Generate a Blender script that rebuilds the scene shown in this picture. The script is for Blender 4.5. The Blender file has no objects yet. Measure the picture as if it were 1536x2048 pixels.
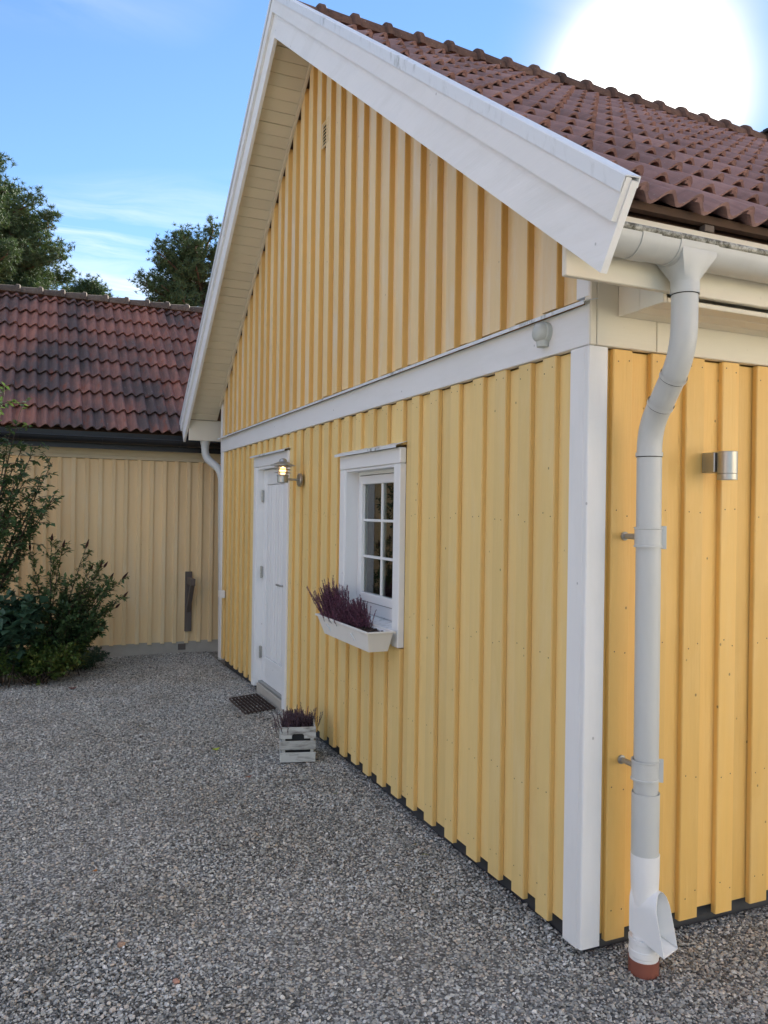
import bpy, bmesh, math, random
import numpy as np
from mathutils import Matrix, Vector

random.seed(11)
rng = np.random.default_rng(11)
scene = bpy.context.scene
C = scene.collection
R = math.radians

# ------------------------------------------------------------------ camera
YAW, PITCH, ROLL = 0.413743, 0.001101, 0.014699
CAM = Vector((-1.878606, -2.405158, 1.66))
cf = Vector((math.sin(YAW) * math.cos(PITCH), math.cos(YAW) * math.cos(PITCH), math.sin(PITCH)))
r0 = Vector((math.cos(YAW), -math.sin(YAW), 0))
u0 = r0.cross(cf)
cr = r0 * math.cos(ROLL) + u0 * math.sin(ROLL)
cu = -r0 * math.sin(ROLL) + u0 * math.cos(ROLL)
cd = bpy.data.cameras.new('camera')
cd.sensor_fit = 'VERTICAL'
cd.sensor_height = 36.0
cd.sensor_width = 27.0
cd.lens = 36.0 * 1592.13 / 2048.0
cd.clip_start = 0.05
cd.clip_end = 2000
cam = bpy.data.objects.new('camera', cd)
C.objects.link(cam)
cam.matrix_world = Matrix(((cr.x, cu.x, -cf.x, CAM.x), (cr.y, cu.y, -cf.y, CAM.y), (cr.z, cu.z, -cf.z, CAM.z), (0, 0, 0, 1)))
scene.camera = cam

# ------------------------------------------------------------------ sky, sun, exposure
SUN_EL, SUN_AZ = 27.0, 41.4          # azimuth from +Y towards +X
SUN = Vector((math.sin(R(SUN_AZ)) * math.cos(R(SUN_EL)), math.cos(R(SUN_AZ)) * math.cos(R(SUN_EL)), math.sin(R(SUN_EL))))
CLOUD_ROT, CLOUD_LOC = 20.0, (4.15, -0.12, 0)
SKY_STRENGTH, SUN_STRENGTH, EXPOSURE = 0.05, 5.0, 2.2
scene.view_settings.view_transform = 'Standard'
scene.view_settings.look = 'None'
scene.view_settings.exposure = EXPOSURE
scene.view_settings.gamma = 1.0
scene.view_settings.use_curve_mapping = False
world = bpy.data.worlds.new('World')
scene.world = world
world.use_nodes = True


class NT:
    """small helper to wire shader nodes"""
    def __init__(s, nt):
        s.nt = nt

    def n(s, typ, ins=None, **props):
        nd = s.nt.nodes.new(typ)
        for k, v in props.items():
            setattr(nd, k, v)
        for k, v in (ins or {}).items():
            sock = nd.inputs[k]
            if isinstance(v, bpy.types.NodeSocket):
                s.nt.links.new(v, sock)
            else:
                sock.default_value = v
        return nd

    def math(s, op, a, b=0.5, c=0.0, clamp=False):
        return s.n('ShaderNodeMath', {0: a, 1: b, 2: c}, operation=op, use_clamp=clamp).outputs[0]

    def mix(s, fac, a, b, blend='MIX'):
        nd = s.n('ShaderNodeMix', data_type='RGBA', blend_type=blend)
        for sock, v in ((nd.inputs[0], fac), (nd.inputs[6], a), (nd.inputs[7], b)):
            if isinstance(v, bpy.types.NodeSocket):
                s.nt.links.new(v, sock)
            else:
                sock.default_value = (*v, 1) if isinstance(v, tuple) and len(v) == 3 else v
        return nd.outputs[2]

    def ramp(s, fac, stops, interp='LINEAR'):
        nd = s.n('ShaderNodeValToRGB', {0: fac})
        el = nd.color_ramp.elements
        nd.color_ramp.interpolation = interp
        while len(el) < len(stops):
            el.new(0.5)
        for e, (p, c) in zip(el, stops):
            e.position = p
            e.color = (*c, 1) if isinstance(c, tuple) else (c, c, c, 1)
        return nd.outputs[0]

    def noise(s, vec, scale=5.0, detail=4.0, rough=0.55, dist=0.0):
        nd = s.n('ShaderNodeTexNoise', {'Vector': vec, 'Scale': scale, 'Detail': detail, 'Roughness': rough, 'Distortion': dist})
        return nd.outputs[0]

    def mapping(s, vec, scale=(1, 1, 1), loc=(0, 0, 0), rot=(0, 0, 0)):
        return s.n('ShaderNodeMapping', {'Vector': vec, 'Scale': scale, 'Location': loc, 'Rotation': rot}).outputs[0]


def build_world():
    nt = world.node_tree
    nt.nodes.clear()
    k = NT(nt)
    sky = k.n('ShaderNodeTexSky', sky_type='NISHITA', sun_disc=False, sun_elevation=R(SUN_EL), sun_rotation=R(SUN_AZ),
              altitude=50, air_density=1.0, dust_density=0.0, ozone_density=5.0).outputs[0]
    d = k.n('ShaderNodeTexCoord').outputs['Generated']
    sep = k.n('ShaderNodeSeparateXYZ', {0: d})
    zc = k.math('MAXIMUM', sep.outputs[2], 0.06)
    px = k.math('DIVIDE', sep.outputs[0], zc)
    py = k.math('DIVIDE', sep.outputs[1], zc)
    pl = k.n('ShaderNodeCombineXYZ', {0: px, 1: py, 2: 0.0}).outputs[0]
    # cirrus: streaked, wispy noise on a high flat layer, in drifts over the whole sky
    warp = k.n('ShaderNodeTexNoise', {'Vector': k.mapping(pl, (1.0, 1.0, 1)), 'Scale': 0.9, 'Detail': 3.0, 'Roughness': 0.5}).outputs[1]
    wv = k.n('ShaderNodeVectorMath', {0: warp, 1: (0.8, 0.8, 0)}, operation='MULTIPLY').outputs[0]
    pv = k.n('ShaderNodeVectorMath', {0: pl, 1: wv}, operation='ADD').outputs[0]
    streak = k.noise(k.mapping(pv, (0.5, 1.7, 1), rot=(0, 0, R(CLOUD_ROT))), 1.5, 8.0, 0.62, 0.5)
    patch = k.noise(k.mapping(pl, (1, 1, 1), loc=CLOUD_LOC), 0.40, 2.0, 0.5)
    cir = k.math('MULTIPLY', k.ramp(streak, [(0.40, 0.0), (0.70, 1.0)]), k.ramp(patch, [(0.44, 0.0), (0.60, 1.0)]))
    # thin veil that scatters the low sun forward: widest and whitest round the sun itself
    dot = k.n('ShaderNodeVectorMath', {0: d, 1: tuple(SUN)}, operation='DOT_PRODUCT').outputs['Value']
    near = k.n('ShaderNodeMapRange', {'Value': dot, 1: 0.973, 2: 1.0, 3: 0.0, 4: 1.0}, interpolation_type='SMOOTHSTEP').outputs[0]
    nz = k.noise(k.mapping(pl, (1.0, 0.7, 1)), 1.4, 4.0, 0.55)
    veil = k.math('MULTIPLY', k.math('POWER', near, 5.5), k.math('MULTIPLY_ADD', nz, 1.3, 0.25), clamp=True)
    # cloud brightness: strong forward and weaker backward scattering, low warm sun
    back = k.n('ShaderNodeMapRange', {'Value': dot, 1: 0.1, 2: -0.9, 3: 0.0, 4: 1.0}, interpolation_type='SMOOTHSTEP').outputs[0]
    vcol = k.n('ShaderNodeVectorMath', {0: (1.0, 0.985, 0.95), 3: k.math('MULTIPLY_ADD', k.math('POWER', near, 14.0), 10.0, 4.6)}, operation='SCALE').outputs[0]
    ccol = k.n('ShaderNodeVectorMath', {0: (1.0, 0.965, 0.92), 3: k.math('MULTIPLY_ADD', back, 3.5, 7.0)}, operation='SCALE').outputs[0]
    col = k.mix(veil, k.mix(cir, sky, ccol), vcol)
    bg = k.n('ShaderNodeBackground', {0: col, 1: SKY_STRENGTH})
    out = k.n('ShaderNodeOutputWorld', {0: bg.outputs[0]})


build_world()
sl = bpy.data.lights.new('sun', 'SUN')
sl.energy = SUN_STRENGTH
sl.angle = R(0.6)
sl.color = (1.0, 0.93, 0.82)
so = bpy.data.objects.new('sun', sl)
C.objects.link(so)
so.rotation_euler = SUN.to_track_quat('Z', 'Y').to_euler()
so.location = SUN * 40

# ------------------------------------------------------------------ object helpers
BASIS = {}


def tag(o, label=None, cat=None, group=None, kind=None):
    for k, v in (('label', label), ('category', cat), ('group', group), ('kind', kind)):
        if v:
            o[k] = v
    return o


def link(o, parent=None, basis=None):
    C.objects.link(o)
    basis = basis or Matrix.Identity(4)
    o.matrix_basis = basis
    BASIS[o.name] = basis
    if parent is not None:
        o.parent = parent
        o.matrix_parent_inverse = BASIS[parent.name].inverted()
    return o


def thing(name, loc=(0, 0, 0), rz=0.0, parent=None):
    o = bpy.data.objects.new(name, None)
    o.empty_display_size = 0.1
    return link(o, parent, Matrix.Translation(loc) @ Matrix.Rotation(rz, 4, 'Z'))


class MB:
    def __init__(s):
        s.v = []
        s.f = []

    def add(s, vs, fs, M=None):
        b = len(s.v)
        s.v += [tuple(M @ Vector(p)) if M else tuple(p) for p in vs]
        s.f += [tuple(b + i for i in f) for f in fs]
        return s

    def box(s, x0, x1, y0, y1, z0, z1, M=None):
        return s.add([(x0, y0, z0), (x1, y0, z0), (x1, y1, z0), (x0, y1, z0), (x0, y0, z1), (x1, y0, z1), (x1, y1, z1), (x0, y1, z1)],
                     [(0, 3, 2, 1), (4, 5, 6, 7), (0, 1, 5, 4), (1, 2, 6, 5), (2, 3, 7, 6), (3, 0, 4, 7)], M)

    def cbox(s, x0, x1, y0, y1, z0, z1, c=0.003, M=None):
        """box with all edges chamfered"""
        vs, fs = [], []
        X, Y, Z = (x0, x1), (y0, y1), (z0, z1)
        idx = {}
        for i in (0, 1):
            for j in (0, 1):
                for k in (0, 1):
                    sx, sy, sz = (1 - 2 * i), (1 - 2 * j), (1 - 2 * k)
                    for a, p in enumerate(((X[i], Y[j] + sy * c, Z[k] + sz * c), (X[i] + sx * c, Y[j], Z[k] + sz * c), (X[i] + sx * c, Y[j] + sy * c, Z[k]))):
                        idx[(i, j, k, a)] = len(vs)
                        vs.append(p)
        for i in (0, 1):
            fs.append([idx[(i, j, k, 0)] for j, k in ((0, 0), (1, 0), (1, 1), (0, 1))])
            fs.append([idx[(j, i, k, 1)] for j, k in ((0, 0), (1, 0), (1, 1), (0, 1))])
            fs.append([idx[(j, k, i, 2)] for j, k in ((0, 0), (1, 0), (1, 1), (0, 1))])
        for j in (0, 1):
            for k in (0, 1):
                fs.append([idx[(0, j, k, 1)], idx[(1, j, k, 1)], idx[(1, j, k, 2)], idx[(0, j, k, 2)]])
                fs.append([idx[(j, 0, k, 0)], idx[(j, 1, k, 0)], idx[(j, 1, k, 2)], idx[(j, 0, k, 2)]])
                fs.append([idx[(j, k, 0, 0)], idx[(j, k, 1, 0)], idx[(j, k, 1, 1)], idx[(j, k, 0, 1)]])
        for i in (0, 1):
            for j in (0, 1):
                for k in (0, 1):
                    fs.append([idx[(i, j, k, a)] for a in (0, 1, 2)])
        return s.add(vs, fs, M)

    def prism(s, pts, a0, a1, axis='x', M=None):
        """polygon pts extruded along an axis; pts are the other two coordinates in order"""
        n = len(pts)
        def P(p, a):
            return {'x': (a, p[0], p[1]), 'y': (p[0], a, p[1]), 'z': (p[0], p[1], a)}[axis]
        vs = [P(p, a0) for p in pts] + [P(p, a1) for p in pts]
        fs = [tuple(range(n)), tuple(range(n, 2 * n))] + [(i, (i + 1) % n, n + (i + 1) % n, n + i) for i in range(n)]
        return s.add(vs, fs, M)

    def tube(s, pts, rad, n=12, caps=True, M=None):
        pts = [Vector(p) for p in pts]
        if not isinstance(rad, (list, tuple)):
            rad = [rad] * len(pts)
        t = (pts[1] - pts[0]).normalized()
        a = Vector((1, 0, 0)) if abs(t.x) < 0.9 else Vector((0, 1, 0))
        nrm = (a - t * a.dot(t)).normalized()
        vs, fs = [], []
        for i, p in enumerate(pts):
            t = ((pts[min(i + 1, len(pts) - 1)] - p).normalized() + (p - pts[max(i - 1, 0)]).normalized()).normalized()
            nrm = (nrm - t * nrm.dot(t)).normalized()
            b = t.cross(nrm)
            for j in range(n):
                an = 2 * math.pi * j / n
                vs.append(p + (nrm * math.cos(an) + b * math.sin(an)) * rad[i])
        for i in range(len(pts) - 1):
            for j in range(n):
                fs.append((i * n + j, i * n + (j + 1) % n, (i + 1) * n + (j + 1) % n, (i + 1) * n + j))
        if caps:
            fs.append(tuple(range(n)))
            fs.append(tuple((len(pts) - 1) * n + j for j in range(n)))
        return s.add(vs, fs, M)

    def lathe(s, prof, n=24, M=None, cap=True):
        """profile of (r, z) turned about z"""
        vs, fs = [], []
        for r, z in prof:
            for j in range(n):
                an = 2 * math.pi * j / n
                vs.append((r * math.cos(an), r * math.sin(an), z))
        for i in range(len(prof) - 1):
            for j in range(n):
                fs.append((i * n + j, i * n + (j + 1) % n, (i + 1) * n + (j + 1) % n, (i + 1) * n + j))
        if cap:
            fs.append(tuple(range(n)))
            fs.append(tuple((len(prof) - 1) * n + j for j in range(n)))
        return s.add(vs, fs, M)

    def mesh(s, name, mat, smooth=None, fix=True):
        me = bpy.data.meshes.new(name)
        me.from_pydata(s.v, [], s.f)
        if fix:
            bm = bmesh.new()
            bm.from_mesh(me)
            bmesh.ops.recalc_face_normals(bm, faces=bm.faces)
            bm.to_mesh(me)
            bm.free()
        for m in (mat if isinstance(mat, (list, tuple)) else [mat]):
            me.materials.append(m)
        if smooth is not None:
            me.polygons.foreach_set('use_smooth', [True] * len(me.polygons))
            if smooth < 3.0:
                me.set_sharp_from_angle(angle=smooth)
        me.update()
        return me

    def obj(s, name, mat, parent=None, smooth=None, basis=None, fix=True):
        return link(bpy.data.objects.new(name, s.mesh(name, mat, smooth, fix)), parent, basis)


def inst(name, me, parent, basis):
    return link(bpy.data.objects.new(name, me), parent, basis)


# ------------------------------------------------------------------ materials
def new_mat(name):
    m = bpy.data.materials.new(name)
    m.use_nodes = True
    m.node_tree.nodes.clear()
    k = NT(m.node_tree)
    b = k.n('ShaderNodeBsdfPrincipled')
    k.n('ShaderNodeOutputMaterial', {0: b.outputs[0]})
    return m, k, b


def coords(k, per_object=True):
    v = k.n('ShaderNodeTexCoord').outputs['Object']
    if per_object:
        r = k.n('ShaderNodeObjectInfo').outputs['Random']
        off = k.n('ShaderNodeVectorMath', {0: (31.7, 17.3, 53.1), 3: r}, operation='SCALE').outputs[0]
        v = k.n('ShaderNodeVectorMath', {0: v, 1: off}, operation='ADD').outputs[0]
    return v


def bump(k, b, h, strength=0.3, dist=0.004, prev=None):
    nd = k.n('ShaderNodeBump', {'Height': h, 'Strength': strength, 'Distance': dist})
    if prev is not None:
        k.nt.links.new(prev, nd.inputs['Normal'])
    k.nt.links.new(nd.outputs[0], b.inputs['Normal'])
    return nd.outputs[0]


def paint(name, col, rough=0.5, var=0.10, grain=0.35, fleck=0.0, wear_sheen=None, wear_sheen_amt=0.0, axis='z', spec=0.5, wear_scale=5.0):
    m, k, b = new_mat(name)
    v = coords(k)
    st = {'z': (1, 1, 0.06), 'x': (0.06, 1, 1), 'y': (1, 0.06, 1)}[axis]
    g1 = k.noise(k.mapping(v, st), 55.0, 5.0, 0.65, 0.4)
    g2 = k.noise(k.mapping(v, tuple(max(a, 0.15) for a in st)), 9.0, 4.0, 0.6, 0.8)
    rnd = k.n('ShaderNodeObjectInfo').outputs['Random']
    val = k.math('ADD', k.math('MULTIPLY_ADD', rnd, var, 1.0 - var / 2), k.math('MULTIPLY_ADD', g2, var, -var / 2))
    val = k.math('ADD', val, k.math('MULTIPLY_ADD', g1, var * 0.5, -var * 0.25))
    c = k.n('ShaderNodeVectorMath', {0: col, 3: val}, operation='SCALE').outputs[0]
    if wear_sheen:
        w = k.noise(k.mapping(v, tuple(max(a, 0.22) for a in st)), wear_scale, 6.0, 0.7, 0.3)
        c = k.mix(k.math('MULTIPLY', k.ramp(w, [(0.48, 0.0), (0.70, 1.0)]), wear_sheen_amt), c, wear_sheen)
    if fleck:
        vo = k.n('ShaderNodeTexVoronoi', {'Vector': k.mapping(v, (1, 1, 0.8)), 'Scale': 8.5}, feature='F1').outputs['Distance']
        c = k.mix(k.math('MULTIPLY', k.ramp(vo, [(0.028, 1.0), (0.05, 0.0)]), fleck), c, tuple(x * 0.22 for x in col))
    k.nt.links.new(c, b.inputs['Base Color'])
    b.inputs['Roughness'].default_value = rough
    b.inputs['Specular IOR Level'].default_value = spec
    n1 = bump(k, b, g1, grain, 0.0025)
    bump(k, b, g2, grain * 0.5, 0.006, n1)
    return m


def plain(name, col, rough=0.5, metal=0.0, var=0.06, scale=20.0, bmp=0.08, spec=0.5):
    m, k, b = new_mat(name)
    v = coords(k)
    g = k.noise(v, scale, 5.0, 0.6)
    val = k.math('MULTIPLY_ADD', g, var * 2, 1.0 - var)
    k.nt.links.new(k.n('ShaderNodeVectorMath', {0: col, 3: val}, operation='SCALE').outputs[0], b.inputs['Base Color'])
    b.inputs['Roughness'].default_value = rough
    b.inputs['Metallic'].default_value = metal
    b.inputs['Specular IOR Level'].default_value = spec
    bump(k, b, g, bmp, 0.002)
    return m


M = {}
M['yellow'] = paint('yellow paint', (0.79, 0.49, 0.14), 0.5, 0.17, 0.6, 0.8, (0.82, 0.56, 0.22), 0.45)
M['yellow_up'] = paint('chalked yellow paint, upper gable', (0.82, 0.61, 0.31), 0.42, 0.15, 0.7, 0.6, (0.80, 0.69, 0.53), 0.8, spec=0.55)  # sky sheen on the upper faces, painted in as paler tones
M['yellow_g'] = paint('chalked yellow paint, lower gable', (0.81, 0.59, 0.24), 0.48, 0.17, 0.6, 0.8, (0.82, 0.65, 0.35), 0.5)  # same yellow, paled to paint in skylight and sheen
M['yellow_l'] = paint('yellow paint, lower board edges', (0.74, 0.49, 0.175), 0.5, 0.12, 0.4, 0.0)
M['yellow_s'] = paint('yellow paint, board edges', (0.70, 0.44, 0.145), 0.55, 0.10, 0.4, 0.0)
M['white'] = paint('white paint', (0.82, 0.82, 0.81), 0.5, 0.06, 0.5, 0.5, (0.70, 0.70, 0.67), 0.35)
M['white_h'] = paint('white paint along', (0.82, 0.82, 0.81), 0.5, 0.06, 0.45, 0.6, (0.68, 0.68, 0.64), 0.40, axis='y')
M['cream'] = paint('cream paint', (0.74, 0.69, 0.57), 0.55, 0.06, 0.3, 0.1, axis='x')
M['soffit'] = paint('soffit paint', (0.72, 0.65, 0.50), 0.6, 0.07, 0.25, 0.1, axis='x')
M['tan'] = paint('faded tan paint', (0.88, 0.645, 0.35), 0.62, 0.13, 0.4, 0.25, (0.89, 0.73, 0.48), 0.6)
M['tan_trim'] = paint('tan trim paint', (0.66, 0.57, 0.40), 0.6, 0.06, 0.25, 0, axis='x')
M['backing'] = plain('wall backing', (0.25, 0.15, 0.05), 0.8)
M['dark_base'] = plain('dark foundation', (0.05, 0.052, 0.057), 0.85, var=0.3, scale=8, bmp=0.4)
M['concrete'] = plain('concrete', (0.46, 0.42, 0.36), 0.85, var=0.2, scale=9, bmp=0.3)
M['steel_grey'] = paint('painted grey steel', (0.55, 0.56, 0.54), 0.40, 0.05, 0.05, 0.0, (0.44, 0.44, 0.41), 0.35)
M['white_plastic'] = plain('white plastic', (0.82, 0.82, 0.81), 0.35, 0.0, 0.03, 8, 0.02)
M['trough'] = plain('cream plastic', (0.80, 0.78, 0.73), 0.42, 0.0, 0.04, 8, 0.02)
M['flash'] = plain('white coated sheet', (0.72, 0.76, 0.79), 0.33, 0.0, 0.08, 3, 0.03)
def stained(name, col):
    m, k, b = new_mat(name)
    v = k.n('ShaderNodeNewGeometry').outputs['Position']
    n = k.noise(v, 2.3, 3.0, 0.5)
    n2 = k.noise(k.mapping(v, (1, 1, 0.4)), 26.0, 5.0, 0.65)
    f = k.math('MULTIPLY', k.ramp(n, [(0.56, 0.0), (0.66, 1.0)]), k.ramp(n2, [(0.48, 0.0), (0.66, 0.8)]))
    f = k.math('ADD', f, k.math('MULTIPLY', k.ramp(n2, [(0.55, 0.0), (0.8, 1.0)]), 0.25), clamp=True)
    k.nt.links.new(k.mix(f, col, (0.16, 0.18, 0.14)), b.inputs['Base Color'])
    b.inputs['Roughness'].default_value = 0.36
    bump(k, b, n2, 0.05, 0.002)
    return m


M['flash'] = stained('white coated sheet', (0.74, 0.77, 0.79))
M['black_steel'] = plain('black coated steel', (0.010, 0.012, 0.017), 0.42, 0.0, 0.2, 6, 0.03)
M['brown_wood'] = paint('rough brown wood', (0.10, 0.055, 0.035), 0.8, 0.3, 0.4, axis='x')
M['galv'] = plain('brushed steel', (0.42, 0.42, 0.40), 0.38, 0.9, 0.15, 12, 0.05)
M['galv_dull'] = plain('dull galvanised steel', (0.40, 0.41, 0.40), 0.5, 0.7, 0.15, 12, 0.05)
M['sensor'] = plain('sensor plastic', (0.50, 0.53, 0.50), 0.45, 0, 0.05, 10, 0.02)
M['brick_pipe'] = plain('brown plastic pipe', (0.23, 0.075, 0.05), 0.5, 0, 0.15, 15, 0.1)
M['soil'] = plain('potting soil', (0.028, 0.02, 0.015), 0.95, 0, 0.5, 60, 1.0)
M['old_wood'] = paint('weathered grey wood', (0.16, 0.13, 0.11), 0.8, 0.3, 0.6, 0.3)
M['crate'] = paint('worn whitewashed wood', (0.52, 0.53, 0.50), 0.75, 0.2, 0.7, 0.3, (0.14, 0.125, 0.11), 0.9, axis='x', wear_scale=26.0)
M['rust'] = plain('rusty iron', (0.07, 0.045, 0.035), 0.75, 0.2, 0.5, 30, 0.4)
M['curtain'] = plain('curtain cloth', (0.66, 0.69, 0.64), 0.9, 0, 0.05, 20, 0.05)
M['room'] = plain('room wall', (0.30, 0.27, 0.23), 0.9)
M['wall_dark'] = plain('dark interior', (0.03, 0.03, 0.03), 0.9)
M['rubber'] = plain('black rubber', (0.015, 0.015, 0.015), 0.6)


def gutter_bead_mat():
    m, k, b = new_mat('mossy gutter bead')
    v = coords(k, False)
    n = k.noise(v, 30.0, 6.0, 0.7)
    n2 = k.noise(v, 140.0, 3.0, 0.6)
    f = k.ramp(k.math('MULTIPLY_ADD', n2, 0.35, n), [(0.55, 0.0), (0.82, 1.0)])
    k.nt.links.new(k.mix(f, (0.50, 0.49, 0.43), (0.07, 0.065, 0.04)), b.inputs['Base Color'])
    b.inputs['Roughness'].default_value = 0.6
    bump(k, b, n2, 0.3, 0.002)
    return m


def tile_mat(name, stops, lichen=0.3, orange=0.0, region=0.0):
    m, k, b = new_mat(name)
    v = coords(k)
    rnd = k.n('ShaderNodeObjectInfo').outputs['Random']
    big = k.noise(v, 6.0, 5.0, 0.65, 0.5)
    fine = k.noise(v, 60.0, 4.0, 0.6)
    streak = k.noise(k.mapping(v, (1, 0.12, 1)), 30.0, 4.0, 0.6, 0.5)
    t = k.math('ADD', k.math('MULTIPLY_ADD', rnd, 0.42, 0.18), k.math('MULTIPLY_ADD', big, 1.0, -0.42), clamp=True)
    if region:
        pos = k.n('ShaderNodeNewGeometry').outputs['Position']
        rg = k.noise(k.mapping(pos, (1.6, 0.6, 0.6)), 1.0, 4.0, 0.6)
        t = k.math('ADD', k.math('MULTIPLY', t, 1 - region), k.math('MULTIPLY', k.ramp(rg, [(0.36, 0.05), (0.6, 1.0)]), region), clamp=True)
    c = k.ramp(t, stops)
    c = k.mix(k.ramp(streak, [(0.45, 0.0), (0.75, 0.55)]), c, stops[0][1])
    if orange:
        c = k.mix(k.math('MULTIPLY', k.ramp(k.noise(k.mapping(v, (1, 0.3, 1)), 13.0, 3.0, 0.6), [(0.56, 0.0), (0.70, 1.0)]), orange), c, (0.27, 0.075, 0.04))
    sp = k.noise(v, 75.0, 2.0, 0.5)
    c = k.mix(k.math('MULTIPLY', k.ramp(sp, [(0.70, 0.0), (0.74, 1.0)]), lichen), c, (0.40, 0.40, 0.37))
    k.nt.links.new(c, b.inputs['Base Color'])
    b.inputs['Roughness'].default_value = 0.92
    b.inputs['Specular IOR Level'].default_value = 0.15
    n1 = bump(k, b, fine, 0.35, 0.003)
    bump(k, b, big, 0.3, 0.01, n1)
    return m


M['tile'] = tile_mat('brown red clay tile', [(0.0, (0.17, 0.11, 0.102)), (0.45, (0.31, 0.19, 0.172)), (0.8, (0.40, 0.245, 0.215)), (1.0, (0.47, 0.32, 0.28))], 0.35, 0.06)
M['tile_old'] = tile_mat('old lichened clay tile', [(0.0, (0.075, 0.065, 0.064)), (0.3, (0.13, 0.095, 0.09)), (0.55, (0.26, 0.135, 0.11)), (0.85, (0.38, 0.17, 0.125)), (1.0, (0.47, 0.25, 0.18))], 1.0, 0.5, 0.55)
M['ridge'] = tile_mat('ridge tile', [(0.0, (0.05, 0.035, 0.03)), (0.5, (0.15, 0.09, 0.07)), (1.0, (0.24, 0.16, 0.12))], 0.5)
M['ridge_old'] = tile_mat('old ridge tile', [(0.0, (0.06, 0.048, 0.04)), (0.5, (0.13, 0.10, 0.08)), (1.0, (0.21, 0.17, 0.13))], 0.8)
M['bead'] = gutter_bead_mat()


def leaf_mat(name, cols, trans=0.25, rough=0.5):
    m, k, b = new_mat(name)
    g = k.n('ShaderNodeNewGeometry')
    r = g.outputs['Random Per Island']
    n = k.noise(k.n('ShaderNodeTexCoord').outputs['Object'], 2.2, 2.0)
    f = k.math('MULTIPLY_ADD', n, 0.7, k.math('MULTIPLY_ADD', r, 0.6, -0.15), clamp=True)
    c = k.ramp(f, [(i / (len(cols) - 1), cc) for i, cc in enumerate(cols)])
    k.nt.links.new(c, b.inputs['Base Color'])
    b.inputs['Roughness'].default_value = rough
    b.inputs['Specular IOR Level'].default_value = 0.4
    tr = k.n('ShaderNodeBsdfTranslucent', {0: k.mix(0.5, c, (0.12, 0.18, 0.02))})
    mx = k.n('ShaderNodeMixShader', {0: trans, 1: b.outputs[0], 2: tr.outputs[0]})
    out = [x for x in m.node_tree.nodes if x.type == 'OUTPUT_MATERIAL'][0]
    k.nt.links.new(mx.outputs[0], out.inputs[0])
    return m


M['needles'] = leaf_mat('pine needles', [(0.03, 0.06, 0.032), (0.055, 0.10, 0.048), (0.10, 0.145, 0.065)], 0.08, 0.8)
M['leaf_green'] = leaf_mat('green leaves', [(0.04, 0.085, 0.035), (0.075, 0.14, 0.055), (0.14, 0.20, 0.08)], 0.2)
M['leaf_olive'] = leaf_mat('olive leaves', [(0.035, 0.075, 0.028), (0.07, 0.125, 0.04), (0.12, 0.16, 0.05), (0.16, 0.13, 0.05)], 0.2)
M['leaf_blue'] = leaf_mat('blue green leaves', [(0.035, 0.085, 0.055), (0.07, 0.14, 0.085)], 0.12)
M['leaf_yellow'] = leaf_mat('yellow green leaves', [(0.045, 0.10, 0.025), (0.09, 0.155, 0.035), (0.20, 0.20, 0.045)], 0.25)
M['heather'] = leaf_mat('heather sprigs', [(0.07, 0.025, 0.05), (0.15, 0.055, 0.10), (0.25, 0.10, 0.16), (0.36, 0.21, 0.22)], 0.1)
M['heather_stem'] = plain('heather stems', (0.045, 0.03, 0.022), 0.8)
M['heather_dry'] = leaf_mat('dull heather sprigs', [(0.08, 0.05, 0.065), (0.16, 0.095, 0.125), (0.26, 0.17, 0.20)], 0.1)
M['spike'] = plain('dry flower heads', (0.055, 0.02, 0.012), 0.9, 0, 0.4, 80, 0.8)
M['bark'] = plain('shrub bark', (0.07, 0.05, 0.035), 0.85, 0, 0.3, 30, 0.5)
M['pine_bark'] = plain('pine bark', (0.085, 0.055, 0.04), 0.85, 0, 0.4, 8, 0.6)


def gravel_mat(name, stone):
    m, k, b = new_mat(name)
    stops = [(0.0, (0.10, 0.096, 0.088)), (0.2, (0.28, 0.278, 0.258)), (0.55, (0.50, 0.495, 0.46)), (0.8, (0.68, 0.675, 0.63)), (0.9, (0.60, 0.50, 0.40)), (0.97, (0.76, 0.75, 0.70)), (1.0, (0.92, 0.90, 0.86))]
    if stone:
        v = coords(k)
        r = k.n('ShaderNodeObjectInfo').outputs['Random']
        n = k.noise(v, 260.0, 3.0, 0.6)
        c = k.ramp(k.math('MULTIPLY_ADD', n, 0.16, k.math('ADD', r, -0.08), clamp=True), stops)
        ps = k.n('ShaderNodeNewGeometry').outputs['Position']
        pn = k.noise(ps, 1.7, 4.0, 0.6)
        c = k.mix(k.ramp(pn, [(0.42, 0.0), (0.68, 0.5)]), c, k.n('ShaderNodeVectorMath', {0: c, 1: (0.62, 0.56, 0.46)}, operation='MULTIPLY').outputs[0])
        bump(k, b, n, 0.35, 0.0015)
    else:
        v = k.n('ShaderNodeTexCoord').outputs['Object']
        vo = k.n('ShaderNodeTexVoronoi', {'Vector': v, 'Scale': 75.0}, feature='F1')
        r = k.n('ShaderNodeSeparateColor', {0: vo.outputs['Color']}).outputs[0]
        c = k.mix(k.ramp(vo.outputs['Distance'], [(0.25, 0.0), (0.6, 0.75)]), k.ramp(r, stops), (0.06, 0.058, 0.055))
        bump(k, b, k.math('SUBTRACT', 1.0, vo.outputs['Distance']), 0.9, 0.01)
    k.nt.links.new(c, b.inputs['Base Color'])
    b.inputs['Roughness'].default_value = 0.75
    return m


M['stone'] = gravel_mat('gravel stone', True)
M['gravel_bed'] = gravel_mat('gravel bed', False)


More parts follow.
